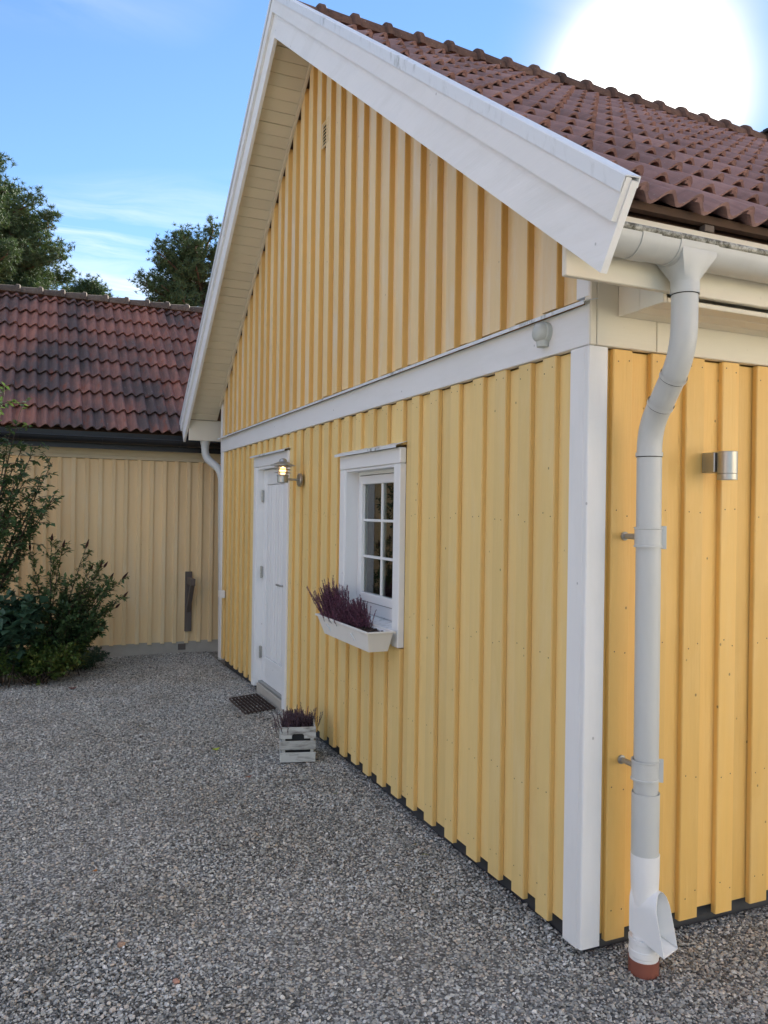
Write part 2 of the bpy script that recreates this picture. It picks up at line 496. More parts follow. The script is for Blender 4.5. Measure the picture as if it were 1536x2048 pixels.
def grass_mat():
    m, k, b = new_mat('dry lawn')
    v = k.n('ShaderNodeTexCoord').outputs['Object']
    a = k.noise(v, 0.5, 5.0, 0.6)
    f = k.noise(v, 18.0, 4.0, 0.7)
    c = k.ramp(k.math('MULTIPLY_ADD', f, 0.5, k.math('MULTIPLY', a, 0.6)), [(0.3, (0.06, 0.08, 0.02)), (0.55, (0.14, 0.13, 0.05)), (0.75, (0.24, 0.20, 0.10))])
    k.nt.links.new(c, b.inputs['Base Color'])
    b.inputs['Roughness'].default_value = 0.9
    bump(k, b, f, 0.6, 0.03)
    return m


M['grass'] = grass_mat()

# ------------------------------------------------------------------ ground
def gz(x, y):
    t = min(1.0, max(0.0, (y - 4.6) / 2.4))
    return -0.05 * t * t * (3 - 2 * t)


gb = MB()
gb.add([(-400, -400, -0.09), (400, -400, -0.09), (400, 400, -0.09), (-400, 400, -0.09)], [(0, 1, 2, 3)])
tag(gb.obj('ground', M['grass'], fix=False), kind='structure')
gb = MB()
xs = [-9 + 0.5 * i for i in range(47)]
ys = [-9 + 0.5 * i for i in range(34)]
for y in ys:
    for x in xs:
        gb.v.append((x, y, gz(x, y) - 0.006))
for j in range(len(ys) - 1):
    for i in range(len(xs) - 1):
        a = j * len(xs) + i
        gb.f.append((a, a + 1, a + len(xs) + 1, a + len(xs)))
tag(gb.obj('gravel_yard', M['gravel_bed'], fix=False, smooth=3.2), kind='structure')


def build_gravel():
    src = bpy.data.collections.new('gravel_stone_shapes')
    for i in range(9):
        bm = bmesh.new()
        pts = rng.normal(size=(13, 3))
        pts /= np.linalg.norm(pts, axis=1)[:, None]
        pts *= np.array([1.0, rng.uniform(0.65, 0.95), rng.uniform(0.48, 0.7)]) * rng.uniform(0.8, 1.05, size=(13, 1))
        for p in pts:
            bm.verts.new(p)
        r = bmesh.ops.convex_hull(bm, input=bm.verts)
        bmesh.ops.delete(bm, geom=[g for g in r['geom_interior'] if isinstance(g, bmesh.types.BMVert)], context='VERTS')
        me = bpy.data.meshes.new('gravel_stone')
        bm.to_mesh(me)
        bm.free()
        me.materials.append(M['stone'])
        src.objects.link(bpy.data.objects.new('gravel_stone', me))
    # stones lie over the part of the yard in view and a metre or so round it
    cell = 0.0108
    pts = []
    def fill(x0, x1, y0, y1):
        nx, ny = int((x1 - x0) / cell), int((y1 - y0) / cell)
        gx, gy = np.meshgrid(np.arange(nx), np.arange(ny))
        p = np.stack([x0 + (gx + rng.uniform(0, 1, gx.shape)) * cell, y0 + (gy + rng.uniform(0, 1, gy.shape)) * cell], -1).reshape(-1, 2)
        pts.append(p)
    fill(-4.2, 0.06, -1.5, 7.3)
    fill(0.06, 2.6, -1.7, 0.06)
    p = np.concatenate(pts)
    d = p - np.array([CAM.x, CAM.y])
    fwd = d @ np.array([cf.x, cf.y])
    lat = d @ np.array([cr.x, cr.y])
    keep = (fwd > 1.6) & (np.abs(lat) < fwd * 0.5 + 1.0)
    keep &= ~((p[:, 0] > 0.055) & (p[:, 1] > 0.055))
    keep &= ~(np.hypot(p[:, 0] - 0.188, p[:, 1] + 0.125) < 0.058)
    p = p[keep]
    z = -0.003 + rng.normal(0, 0.0030, len(p))
    tt = np.clip((p[:, 1] - 4.6) / 2.4, 0, 1)
    z -= 0.05 * tt * tt * (3 - 2 * tt)
    z += 0.006 * np.sin(p[:, 0] * 3.1 + 1.3 * np.sin(p[:, 1] * 1.7)) * np.sin(p[:, 1] * 2.3 + 0.7)
    me = bpy.data.meshes.new('gravel')
    me.from_pydata(np.column_stack([p, z]).tolist(), [], [])
    o = link(bpy.data.objects.new('gravel', me))
    tag(o, 'loose grey crushed gravel covering the yard beside the yellow house', 'gravel', kind='stuff')
    ng = bpy.data.node_groups.new('scatter gravel', 'GeometryNodeTree')
    ng.interface.new_socket('Geometry', in_out='INPUT', socket_type='NodeSocketGeometry')
    ng.interface.new_socket('Geometry', in_out='OUTPUT', socket_type='NodeSocketGeometry')
    N, L = ng.nodes, ng.links
    gi, go = N.new('NodeGroupInput'), N.new('NodeGroupOutput')
    ci = N.new('GeometryNodeCollectionInfo')
    ci.inputs['Collection'].default_value = src
    ci.inputs['Separate Children'].default_value = True
    ci.inputs['Reset Children'].default_value = True
    ip = N.new('GeometryNodeInstanceOnPoints')
    ip.inputs['Pick Instance'].default_value = True
    rv = N.new('FunctionNodeRandomValue')
    rv.data_type = 'FLOAT_VECTOR'
    rv.inputs[0].default_value = (-0.55, -0.55, 0)
    rv.inputs[1].default_value = (0.55, 0.55, 6.283)
    ri = N.new('FunctionNodeRandomValue')
    ri.data_type = 'FLOAT'
    ri.inputs[2].default_value = 0.0
    ri.inputs[3].default_value = 1.0
    ri.inputs['Seed'].default_value = 5
    pw = N.new('ShaderNodeMath')
    pw.operation = 'POWER'
    pw.inputs[1].default_value = 3.2
    mr = N.new('ShaderNodeMath')
    mr.operation = 'MULTIPLY_ADD'
    mr.inputs[1].default_value = 0.0080
    mr.inputs[2].default_value = 0.0054
    L.new(gi.outputs[0], ip.inputs['Points'])
    L.new(ci.outputs[0], ip.inputs['Instance'])
    L.new(rv.outputs[0], ip.inputs['Rotation'])
    L.new(ri.outputs[1], pw.inputs[0])
    L.new(pw.outputs[0], mr.inputs[0])
    L.new(mr.outputs[0], ip.inputs['Scale'])
    L.new(ip.outputs[0], go.inputs[0])
    md = o.modifiers.new('scatter', 'NODES')
    md.node_group = ng
    print('gravel stones', len(p))


build_gravel()

# ------------------------------------------------------------------ roof tiles (shared shapes)
TW, TC = 0.24, 0.37


def tile_mesh(name, mat, L=0.43, seg=26):
    u = np.linspace(-0.010, 0.262, seg + 1)
    t = (u / 0.12 + 0.60) % 1.0
    w = 0.042 * np.where(t < 0.60, 0.5 - 0.5 * np.cos(math.pi * t / 0.60), 0.5 + 0.5 * np.cos(math.pi * (t - 0.60) / 0.40)) + 0.014 * (u / 0.25)
    w[-1] -= 0.006
    mb = MB()
    n = seg + 1
    rows = [(0.0, 0), (0.0, 1), (L, 0), (L, 1)]
    for yy, top in rows:
        for i in range(n):
            mb.v.append((u[i], yy - (0.004 if (top and yy == 0) else 0), w[i] + 0.042 * (1 - yy / L) + (0.0 if top else -0.014)))
    for i in range(seg):
        mb.f.append((n + i, n + i + 1, 3 * n + i + 1, 3 * n + i))
        mb.f.append((i, i + 1, n + i + 1, n + i))
        mb.f.append((i, 2 * n + i, 2 * n + i + 1, i + 1))
    mb.f.append((0, n, 3 * n, 2 * n))
    mb.f.append((seg, 2 * n + seg, 3 * n + seg, n + seg))
    me = mb.mesh(name, mat, smooth=R(50))
    return me, mb


def ridge_mesh(name, mat, r=0.095, L=0.30, seg=12):
    mb = MB()
    st = [(0.0, r + 0.012, 1), (0.012, r + 0.027, 1), (0.050, r + 0.028, 1), (0.066, r + 0.010, 1), (L, r - 0.006, 1)]
    for x, rr, _ in st:
        for j in range(seg + 1):
            a = math.pi * (j / seg * 1.06 - 0.03)
            mb.v.append((x, rr * math.cos(a), rr * math.sin(a)))
    x, rr = 0.0, r - 0.006
    for j in range(seg + 1):
        a = math.pi * (j / seg * 1.06 - 0.03)
        mb.v.append((x, rr * math.cos(a), rr * math.sin(a)))
    n = seg + 1
    for i in range(len(st) - 1):
        for j in range(seg):
            mb.f.append((i * n + j, i * n + j + 1, (i + 1) * n + j + 1, (i + 1) * n + j))
    k0 = len(st) * n
    for j in range(seg):
        mb.f.append((j, j + 1, k0 + j + 1, k0 + j))
    return mb.mesh(name, mat, smooth=R(40))


def project(p):
    d = Vector(p) - CAM
    z = d.dot(cf)
    if z < 0.1:
        return None
    return 768 + 1592.13 * d.dot(cr) / z, 1024 - 1592.13 * d.dot(cu) / z


def slope_basis(x, y, z, pitch, back=False):
    """tile frame: local y runs up the slope"""
    M4 = Matrix.Rotation(pitch, 4, 'X')
    if back:
        M4 = Matrix.Rotation(math.pi, 4, 'Z') @ M4
    return Matrix.Translation((x, y, z)) @ M4


# ------------------------------------------------------------------ yellow house
W = 6.38
MID = W / 2
T = 0.7327
PIT = math.atan(T)
SP, CP = math.sin(PIT), math.cos(PIT)
LEN = 9.0
Z_SOF = 5.163        # soffit at the wall, under the ridge
Z_BRG = 5.078        # lower edge of the bargeboards under the ridge
Z_TILE = 5.238       # tile bed plane at the ridge
BAND0, BAND1 = 2.297, 2.45
WIN = (1.64, 2.597, 0.905, 2.03)
DOOR = (3.80, 4.89, 0.0, 2.157)

house = thing('yellow_house', (0, 0, 0))
tag(house, 'yellow board and batten house with white trim and red tiled gable roof', 'house')


def sofz(y):
    return Z_SOF - T * abs(y - MID)


def vplank(u0, u1, back, front, z0, ztop, c=0.004, side=False, z0f=None):
    """vertical board with chamfered front arrises; u along the wall, front is the outward face"""
    sgn = 1 if front < back else -1
    prof = [(u0, back), (u0, front + sgn * c), (u0 + c, front), (u1 - c, front), (u1, front + sgn * c), (u1, back)]
    zt = ztop if callable(ztop) else (lambda u: ztop)
    mb = MB()
    for z in (0, 1):
        for u, d in prof:
            zz = zt(u) if z else z0
            mb.v.append((u, d, zz) if side else (d, u, zz))
    n = len(prof)
    mb.f = [tuple(range(n)), tuple(range(n, 2 * n))] + [(i, (i + 1) % n, n + (i + 1) % n, n + i) for i in range(n)]
    return mb


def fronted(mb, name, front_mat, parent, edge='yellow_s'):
    """board whose weather face has sky sheen painted in as a paler colour, sides a deeper one"""
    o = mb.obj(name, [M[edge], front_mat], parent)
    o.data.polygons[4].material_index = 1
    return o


def jit(o, a=0.0015):
    b = Matrix.Translation((random.uniform(-a, a), random.uniform(-a, a), random.uniform(-a, a) * 1.5))
    o.matrix_basis = b
    BASIS[o.name] = b
    return o


# walls behind the cladding
gw = MB()
def wseg(mb, a, b, z0, z1):
    mb.add(vplank(a, b, 0.20, 0.052, z0, z1, 0.0).v, vplank(a, b, 0.20, 0.052, z0, z1, 0.0).f)
top = lambda u: sofz(u) + 0.02
wseg(gw, 0.052, 1.725, 0.10, top)
wseg(gw, 1.725, 2.51, 0.10, 0.985)
wseg(gw, 1.725, 2.51, 1.94, top)
wseg(gw, 2.51, MID, 0.10, top)
wseg(gw, MID, 3.89, 0.10, top)
wseg(gw, 3.89, 4.79, 2.06, top)
wseg(gw, 4.79, W - 0.052, 0.10, top)
gable = gw.obj('gable_wall', M['backing'], house)
sw = MB()
sw.box(0.2, LEN, 0.052, 0.2, 0.10, 2.75)
side = sw.obj('side_wall', M['backing'], house)
bw = MB()
bw.box(0.2, LEN - 0.05, W - 0.2, W - 0.052, 0.0, 2.75)
bw.obj('rear_wall', M['yellow'], house)
ew = MB()
ew.prism([(0.0, 0.0), (0.0, 2.75), (MID, Z_SOF), (W, 2.75), (W, 0.0)], LEN, LEN + 0.05)
ew.obj('end_wall', M['yellow'], house)
fb = MB()
fb.box(0.065, LEN, 0.065, 0.4, -0.1, 0.099)
fb.box(0.065, 0.4, 0.4, 3.89, -0.1, 0.099)
fb.box(0.065, 0.4, 4.79, W - 0.065, -0.1, 0.099)
fb.obj('foundation', M['dark_base'], house)
rb = MB()           # the room behind the window
rb.box(1.6, 1.62, 0.6, 3.6, 0.3, 2.4)
rb.box(0.21, 1.6, 0.58, 0.6, 0.3, 2.4)
rb.box(0.21, 1.6, 3.6, 3.62, 0.3, 2.4)
rb.box(0.21, 1.6, 0.6, 3.6, 0.28, 0.3)
rb.box(0.21, 1.6, 0.6, 3.6, 2.4, 2.42)
rb.obj('room', M['room'], house)


def minus(a, b, opens):
    """pieces (u0,u1,zlo,zhi or None) of a board a..b beside openings"""
    out = [(a, b, None, None)]
    for o in opens:
        nxt = []
        for (u0, u1, lo, hi) in out:
            if lo is not None or hi is not None or u1 <= o[0] or u0 >= o[1]:
                nxt.append((u0, u1, lo, hi))
                continue
            if u0 < o[0] - 0.012:
                nxt.append((u0, o[0] - 0.001, lo, hi))
            if u1 > o[1] + 0.012:
                nxt.append((o[1] + 0.001, u1, lo, hi))
            m0, m1 = max(u0, o[0]), min(u1, o[1])
            if m1 - m0 > 0.012:
                nxt.append((m0, m1, o[3], None))
                if o[2] > 0.2:
                    nxt.append((m0, m1, None, o[2]))
        out = nxt
    return out


# gable battens, lower half then upper half
low_c = [0.261, 0.435, 0.624, 0.822, 1.042, 1.264, 1.486]
while low_c[-1] < W - 0.33:
    low_c.append(low_c[-1] + 0.2055 + random.uniform(-0.012, 0.012))
lows = [0.113] + low_c + [W - 0.113]
for i, c in enumerate(low_c):
    wdt = random.uniform(0.088, 0.098)
    for (a, b, lo, hi) in minus(c - wdt / 2, c + wdt / 2, [WIN, DOOR]):
        z0 = (lo + 0.016) if lo else 0.055 + random.uniform(-0.006, 0.006)
        z1 = hi - 0.006 if hi else BAND0 - 0.003
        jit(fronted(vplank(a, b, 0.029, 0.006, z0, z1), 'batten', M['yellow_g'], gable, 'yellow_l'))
for i in range(len(lows) - 1):
    a, b = lows[i] + (0.022 if i else 0), lows[i + 1] - (0.022 if i < len(lows) - 2 else 0)
    for (a, b, lo, hi) in minus(a, b, [WIN, DOOR]):
        z0 = (lo + 0.016) if lo else 0.078 + random.uniform(-0.006, 0.006)
        z1 = hi - 0.006 if hi else BAND0 - 0.006
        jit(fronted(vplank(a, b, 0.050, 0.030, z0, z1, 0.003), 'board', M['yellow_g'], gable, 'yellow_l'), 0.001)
up_c = [0.245]
while up_c[-1] < W - 0.3:
    up_c.append(up_c[-1] + 0.2045 + random.uniform(-0.008, 0.008))
ups = [0.075] + up_c + [W - 0.05]
topu = lambda u: sofz(u) - 0.003
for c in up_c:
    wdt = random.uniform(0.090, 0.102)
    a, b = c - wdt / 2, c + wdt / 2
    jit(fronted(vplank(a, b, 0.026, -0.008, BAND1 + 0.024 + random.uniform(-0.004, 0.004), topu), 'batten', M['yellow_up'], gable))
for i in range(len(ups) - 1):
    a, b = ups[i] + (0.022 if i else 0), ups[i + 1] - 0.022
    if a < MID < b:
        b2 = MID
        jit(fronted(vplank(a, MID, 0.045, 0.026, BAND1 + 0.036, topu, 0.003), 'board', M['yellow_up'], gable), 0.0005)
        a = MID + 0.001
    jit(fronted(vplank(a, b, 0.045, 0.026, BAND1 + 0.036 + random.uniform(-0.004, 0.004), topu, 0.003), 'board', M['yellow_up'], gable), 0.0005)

# side wall cladding
sc = [0.166, 0.352, 0.533, 0.722, 0.913]
while sc[-1] < LEN - 0.3:
    sc.append(sc[-1] + 0.192 + random.uniform(-0.01, 0.01))
for c in sc:
    wdt = random.uniform(0.090, 0.098)
    jit(vplank(c - wdt / 2, c + wdt / 2, 0.029, 0.006, 0.055 + random.uniform(-0.006, 0.006), BAND0 - 0.003, side=True).obj('batten', M['yellow'], side))
ss = [0.088 - 0.022] + sc + [LEN]
for i in range(len(ss) - 1):
    jit(vplank(ss[i] + 0.022, ss[i + 1] - 0.022, 0.050, 0.030, 0.078 + random.uniform(-0.006, 0.006), BAND0 - 0.006, 0.003, side=True).obj('board', M['yellow'], side), 0.001)

def nails(name, spots, wall):
    """flush nail heads driven through the cladding; spots = (position, outward axis)"""
    mb = MB()
    for (x, y, z, ax) in spots:
        ring = []
        for j in range(6):
            a = j * math.pi / 3
            ring.append((x, y + 0.0032 * math.cos(a), z + 0.0032 * math.sin(a)) if ax == 'x' else (x + 0.0032 * math.cos(a), y, z + 0.0032 * math.sin(a)))
        mb.add(ring, [tuple(range(6))])
    tag(mb.obj(name, M['nail'], wall, fix=False), kind='stuff')


M['nail'] = plain('nail heads', (0.16, 0.10, 0.045), 0.6, 0, 0.3, 40, 0.1)
sp_ = []
for c in low_c:
    for z in (0.16, 0.55, 1.10, 1.65, 2.25):
        for dx in (-0.026, 0.026):
            y = c + dx + random.uniform(-0.004, 0.004)
            if not (WIN[0] - 0.02 < y < WIN[1] + 0.02 and WIN[2] - 0.02 < z < WIN[3] + 0.05) and not (DOOR[0] - 0.02 < y < DOOR[1] + 0.02):
                sp_.append((0.0037, y, z + random.uniform(-0.02, 0.02), 'x'))
nails('nail_heads', sp_, gable)
sp_ = []
for c in sc[:12]:
    for z in (0.16, 0.62, 1.15, 1.68, 2.25):
        for dx in (-0.026, 0.026):
            sp_.append((c + dx + random.uniform(-0.004, 0.004), 0.0037, z + random.uniform(-0.02, 0.02), 'y'))
nails('nail_heads', sp_, side)

# corner boards, band, friezes
vplank(0.0, 0.090, 0.024, 0.0, 0.045, BAND0 - 0.002, 0.004, side=True).obj('corner_board', M['white'], house)
vplank(0.0245, 0.114, 0.030, 0.0, 0.040, BAND0 - 0.002, 0.004).obj('corner_board', M['white'], house)
vplank(W - 0.114, W - 0.002, 0.030, -0.002, 0.045, BAND0 - 0.002, 0.004).obj('corner_board', M['white'], house)
vplank(0.0, 0.078, 0.030, -0.004, BAND1 + 0.03, lambda u: sofz(u) - 0.004, 0.004).obj('corner_board', M['white'], house)
vplank(W - 0.05, W, 0.030, -0.006, BAND1 + 0.02, lambda u: sofz(u) - 0.004, 0.003).obj('corner_board', M['white'], house)
MB().cbox(-0.004, 0.030, 0.0, W - 0.001, BAND0, BAND1, 0.003).obj('gable_band', M['white_h'], house)
fl = MB()
y0 = -0.012
for y1 in (2.05, 4.1, W + 0.012):
    f = MB().prism([(0.03, BAND1 + 0.022), (-0.036, BAND1 + 0.006), (-0.036, BAND1 - 0.008), (-0.033, BAND1 - 0.008), (-0.033, BAND1 + 0.003), (0.03, BAND1 + 0.019)], y0 + 0.002, y1, 'y')
    f.obj('band_flashing', M['flash'], house)
    y0 = y1
MB().cbox(0.031, 0.315, -0.007, 0.028, BAND0, 2.535, 0.003).obj('frieze', M['cream'], house)
MB().cbox(0.318, LEN, -0.007, 0.028, BAND0, 2.535, 0.003).obj('frieze', M['cream'], house)
MB().cbox(0.0, 0.1235, -0.003, 0.028, 2.538, 2.74, 0.003).obj('frieze', M['cream'], house)
MB().cbox(0.0, 0.029, -0.006, 0.030, BAND0 + 0.001, 2.535, 0.003).obj('corner_block', M['cream'], house)

# roof body and eaves
EV = -0.27                 # outer face of the eaves fascia
rm = MB()
dk = [(EV + 0.026, sofz(EV + 0.026) + 0.025), (MID, Z_SOF + 0.025), (W - EV - 0.026, sofz(W - EV - 0.026) + 0.025),
      (W - EV - 0.026, Z_TILE - 0.035 - T * (MID - EV - 0.026)), (MID, Z_TILE - 0.035), (EV + 0.026, Z_TILE - 0.035 - T * (MID - EV - 0.026))]
rm.prism(dk, -0.308, LEN + 0.3)
roof = rm.obj('roof', M['brown_wood'], house)
for s in (0, 1):
    ya, yb = (EV, EV + 0.024) if s == 0 else (W - EV - 0.024, W - EV)
    MB().cbox(-0.308, LEN + 0.3, ya, yb, 2.442, 2.675, 0.003).obj('fascia', M['cream'], house)
    ya, yb = (EV - 0.012, EV + 0.020) if s == 0 else (W - EV - 0.020, W - EV + 0.012)
    MB().box(-0.29, LEN + 0.3, ya, yb, 2.700, 2.728).obj('eaves_batten', M['brown_wood'], house)
for x in (0.28, 0.88, 1.48):
    MB().cbox(x, x + 0.045, EV - 0.008, EV + 0.02, 2.676, 2.699, 0.002).obj('packing_block', M['old_wood'], house)
bx = MB()
bx.cbox(0.125, 0.143, -0.244, -0.125, 2.412, 2.60, 0.002).obj('soffit_end_panel', M['cream'], house)
MB().cbox(0.126, 0.143, -0.1235, -0.0085, 2.411, 2.60, 0.002).obj('soffit_end_panel', M['cream'], house)
for a, b in ((-0.244, -0.168), (-0.163, -0.087), (-0.082, -0.0085)):
    MB().cbox(0.144, LEN, a, b, 2.413, 2.432, 0.003).obj('soffit_plank', M['cream'], house)

# soffit boards under the gable overhang
sob = {}
for s in (0, 1):
    sg = -1 if s == 0 else 1
    L0 = 0.02
    base = MB().prism([(MID, Z_SOF + 0.022), (MID + sg * (MID - EV - 0.03), sofz(EV + 0.03) + 0.022), (MID + sg * (MID - EV - 0.03), sofz(EV + 0.03) + 0.0245), (MID, Z_SOF + 0.0245)], -0.306, 0.0).obj('soffit', M['brown_wood'], house)
    d = 0.03
    k = 0
    while d < 4.20:
        wd = 0.094
        gap = random.choice([0.0025, 0.0025, 0.003, 0.005])
        key = 0
        if key not in sob:
            sob[key] = MB().cbox(-0.304, -0.002, 0, wd, 0.0, 0.018, 0.002).mesh('soffit_board', M['soffit'])
        # local y runs down the slope from the ridge
        B4 = Matrix.Translation((0, MID + sg * d * CP, Z_SOF - d * SP + random.uniform(0, 0.0015)))
        B4 = B4 @ (Matrix.Rotation(-PIT, 4, 'X') if sg > 0 else Matrix.Scale(-1, 4, (0, 1, 0)) @ Matrix.Rotation(-PIT, 4, 'X'))
        if sg < 0:
            B4 = Matrix.Translation((0, MID - (d + wd) * CP, Z_SOF - (d + wd) * SP)) @ Matrix.Rotation(PIT, 4, 'X')
        inst('soffit_board', sob[key], base, B4)
        d += wd + gap
    # moulding where the soffit meets the gable boards
    e = MID + sg * (MID + 0.0)
    MB().prism([(MID, Z_SOF - 0.002), (e, sofz(e) - 0.002), (e, sofz(e) - 0.046), (MID, Z_SOF - 0.046)], -0.026, -0.008).obj('soffit_moulding', M['soffit'], house)


# bargeboards with their metal capping
def barge_poly(sg, d0, d1, ext):
    """band between two offsets from the lower edge; ext is the overhang past the wall"""
    yl = MID + sg * (MID + ext)
    zl = Z_BRG - T * (MID + ext)
    nx, nz = sg * 0.512, 0.859
    return [(MID, Z_BRG + d0 / CP), (yl + nx * d0, zl + nz * d0), (yl + nx * d1, zl + nz * d1), (MID, Z_BRG + d1 / CP)]


for sg, ext, nm in ((-1, 0.479, 'r'), (1, 0.414, 'l')):
    br = MB().prism(barge_poly(sg, 0.146, 0.268, ext), -0.360, -0.3405).obj('bargeboard', M['white_h'], house)
    MB().prism(barge_poly(sg, 0.0, 0.262, ext + 0.004), -0.340, -0.316).obj('bargeboard', M['white_h'], house)
    # capping in lengths
    full = (MID + ext) / CP
    cuts = [0.0, 1.02, 2.55, full] if sg < 0 else [0.0, 1.6, 3.1, full]
    for a, b in zip(cuts[:-1], cuts[1:]):
        cm = MB()
        # section in (x, offset): front drip, top, inner upstand
        sec = [(-0.366, 0.226), (-0.3635, 0.226), (-0.3635, 0.2695), (-0.315, 0.2725), (-0.312, 0.245), (-0.309, 0.245), (-0.311, 0.2765), (-0.361, 0.2735), (-0.366, 0.270)]
        n = len(sec)
        for q in (a + 0.003, b):
            for (x, dd) in sec:
                yy = MID + sg * (q * CP) 
                zz = Z_BRG - q * SP
                if q < 0.01:
                    cm.v.append((x, MID, Z_BRG + dd / CP))
                else:
                    ec = (0.512, 0.859) if q > full - 0.01 else (SP, CP)
                    cm.v.append((x, yy + sg * ec[0] * dd, zz + ec[1] * dd))
        cm.f = [tuple(range(n)), tuple(range(n, 2 * n))] + [(i, (i + 1) % n, n + (i + 1) % n, n + i) for i in range(n)]
        cm.obj('capping', M['flash'], br)

# roof tiles
tm_full, tmb_full = tile_mesh('roof_tile', M['tile'])
tm_top, tmb_top = tile_mesh('roof_tile', M['tile'], 0.245)
S_EAVE = 4.33
rest = MB()
rest_v, rest_f, nb = [], [], 0
picked = []
for back in (0, 1):
    for kx in range(40):
        for kr in range(12):
            s = S_EAVE - TC * kr
            x = -0.302 + TW * kx
            y = MID - s * CP if not back else MID + s * CP
            z = Z_TILE - s * SP
            topr = kr == 11
            wob = Matrix.Rotation(random.uniform(-0.012, 0.012), 4, 'Z') @ Matrix.Rotation(random.uniform(-0.007, 0.005), 4, 'X') @ Matrix.Rotation(random.uniform(-0.006, 0.006), 4, 'Y')
            B4 = slope_basis(x + (TW if back else 0), y, z + random.uniform(-0.001, 0.002), PIT, back) @ wob
            q = project((x + 0.12, y, z + 0.05))
            vis = (not back) and q is not None and -60 < q[0] < 1700 and -150 < q[1] < 700
            if vis:
                picked.append((B4, topr))
            else:
                src = tmb_top if topr else tmb_full
                v = np.array(src.v)
                m = np.array(B4)
                rest_v.append(v @ m[:3, :3].T + m[:3, 3])
                rest_f += [tuple(nb + i for i in f) for f in src.f]
                nb += len(v)
dist = sorted(picked, key=lambda t: (t[0].translation - CAM).length)
for B4, topr in dist[:300]:
    inst('roof_tile', tm_top if topr else tm_full, roof, B4)
for B4, topr in dist[300:]:
    src = tmb_top if topr else tmb_full
    v = np.array(src.v)
    m = np.array(B4)
    rest_v.append(v @ m[:3, :3].T + m[:3, 3])
    rest_f += [tuple(nb + i for i in f) for f in src.f]
    nb += len(v)
rest.v = np.concatenate(rest_v).tolist()
rest.f = rest_f
tag(rest.obj('roof_tiles', M['tile'], roof, smooth=R(50)), kind='stuff')
print('tiles picked', len(picked))
rdm = ridge_mesh('ridge_tile', M['ridge'])
x = -0.30
while x < LEN + 0.1:
    inst('ridge_tile', rdm, roof, Matrix.Translation((x, MID, Z_TILE + 0.035)) @ Matrix.Rotation(random.uniform(-0.02, 0.02), 4, 'Z'))
    x += 0.2655
hk = MB()
hk.tube([(4.47, MID - 0.06, 5.36), (4.47, MID - 0.12, 5.37), (4.47, MID - 0.26, 5.21), (4.47, MID - 0.25, 5.15)], 0.010, 6)
hk.box(4.44, 4.50, MID - 0.12, MID - 0.07, 5.345, 5.37)
hk.obj('roof_hook', M['black_steel'], roof)

# gutters and downpipes
GY, GZ, GR = -0.338, 2.575, 0.068


def half_gutter(x0, x1, yc, zc, r, parent, mat, name, n=14, th=0.003):
    mb = MB()
    ring = [(yc + r * math.cos(a), zc + r * math.sin(a)) for a in [math.pi + math.pi * i / n for i in range(n + 1)]]
    ring += [(yc + (r - th) * math.cos(a), zc + (r - th) * math.sin(a)) for a in [2 * math.pi - math.pi * i / n for i in range(n + 1)]]
    mb.prism(ring, x0, x1)
    return mb.obj(name, mat, parent, smooth=R(40))


gut = half_gutter(-0.285, LEN + 0.3, GY, GZ, GR, house, M['steel_grey'], 'gutter')
tag(gut, 'pale grey half round gutter with a mossy rolled front edge')
capm = MB()
capm.prism([(GY + (GR - 0.004) * math.cos(math.pi + math.pi * i / 14), GZ + (GR - 0.004) * math.sin(math.pi + math.pi * i / 14)) for i in range(15)], -0.284, -0.281)
capm.obj('end_cap', M['steel_grey'], gut)
MB().tube([(-0.287, GY - GR + 0.004, GZ + 0.006), (2.0, GY - GR + 0.004, GZ + 0.006), (LEN + 0.3, GY - GR + 0.004, GZ + 0.006)], 0.0115, 10).obj('bead', M['bead'], gut, smooth=R(60))
half_gutter(-0.112, -0.036, GY, GZ, GR + 0.003, gut, M['steel_grey'], 'joint', th=0.0025)
half_gutter(0.048, 0.212, GY, GZ, GR + 0.003, gut, M['steel_grey'], 'outlet_sleeve', th=0.0025)
OX, OY = 0.132, GY
fun = MB()
nn = 24
rings = []
for t_, z_ in ((0.0, 2.552), (0.0, 2.535), (0.55, 2.495), (1.0, 2.462), (1.0, 2.44)):
    ring = []
    for j in range(nn):
        a = 2 * math.pi * j / nn
        cx_, sx_ = math.cos(a), math.sin(a)
        sq = 1.0 / max(abs(cx_), abs(sx_))
        px_, py_ = cx_ * sq * 0.074, sx_ * sq * 0.066
        rx_, ry_ = cx_ * 0.0475, sx_ * 0.0475
        ring.append((OX + px_ * (1 - t_) + rx_ * t_, OY + py_ * (1 - t_) + ry_ * t_, z_))
    fun.v += ring
for i in range(4):
    for j in range(nn):
        fun.f.append((i * nn + j, i * nn + (j + 1) % nn, (i + 1) * nn + (j + 1) % nn, (i + 1) * nn + j))
fun.f += [tuple(range(nn)), tuple(4 * nn + j for j in range(nn))]
fun.obj('outlet', M['steel_grey'], gut, smooth=R(35))


def smooth_path(pts, rad, n=6):
    """straight runs joined by round bends"""
    pts = [Vector(p) for p in pts]
    out = [pts[0]]
    for i in range(1, len(pts) - 1):
        a, b, c = pts[i - 1], pts[i], pts[i + 1]
        r_ = min(rad, (a - b).length * 0.45, (c - b).length * 0.45)
        p0, p1 = b + (a - b).normalized() * r_, b + (c - b).normalized() * r_
        for j in range(n + 1):
            t_ = j / n
            out.append(p0 * (1 - t_) ** 2 + b * 2 * t_ * (1 - t_) + p1 * t_ ** 2)
    out.append(pts[-1])
    return out


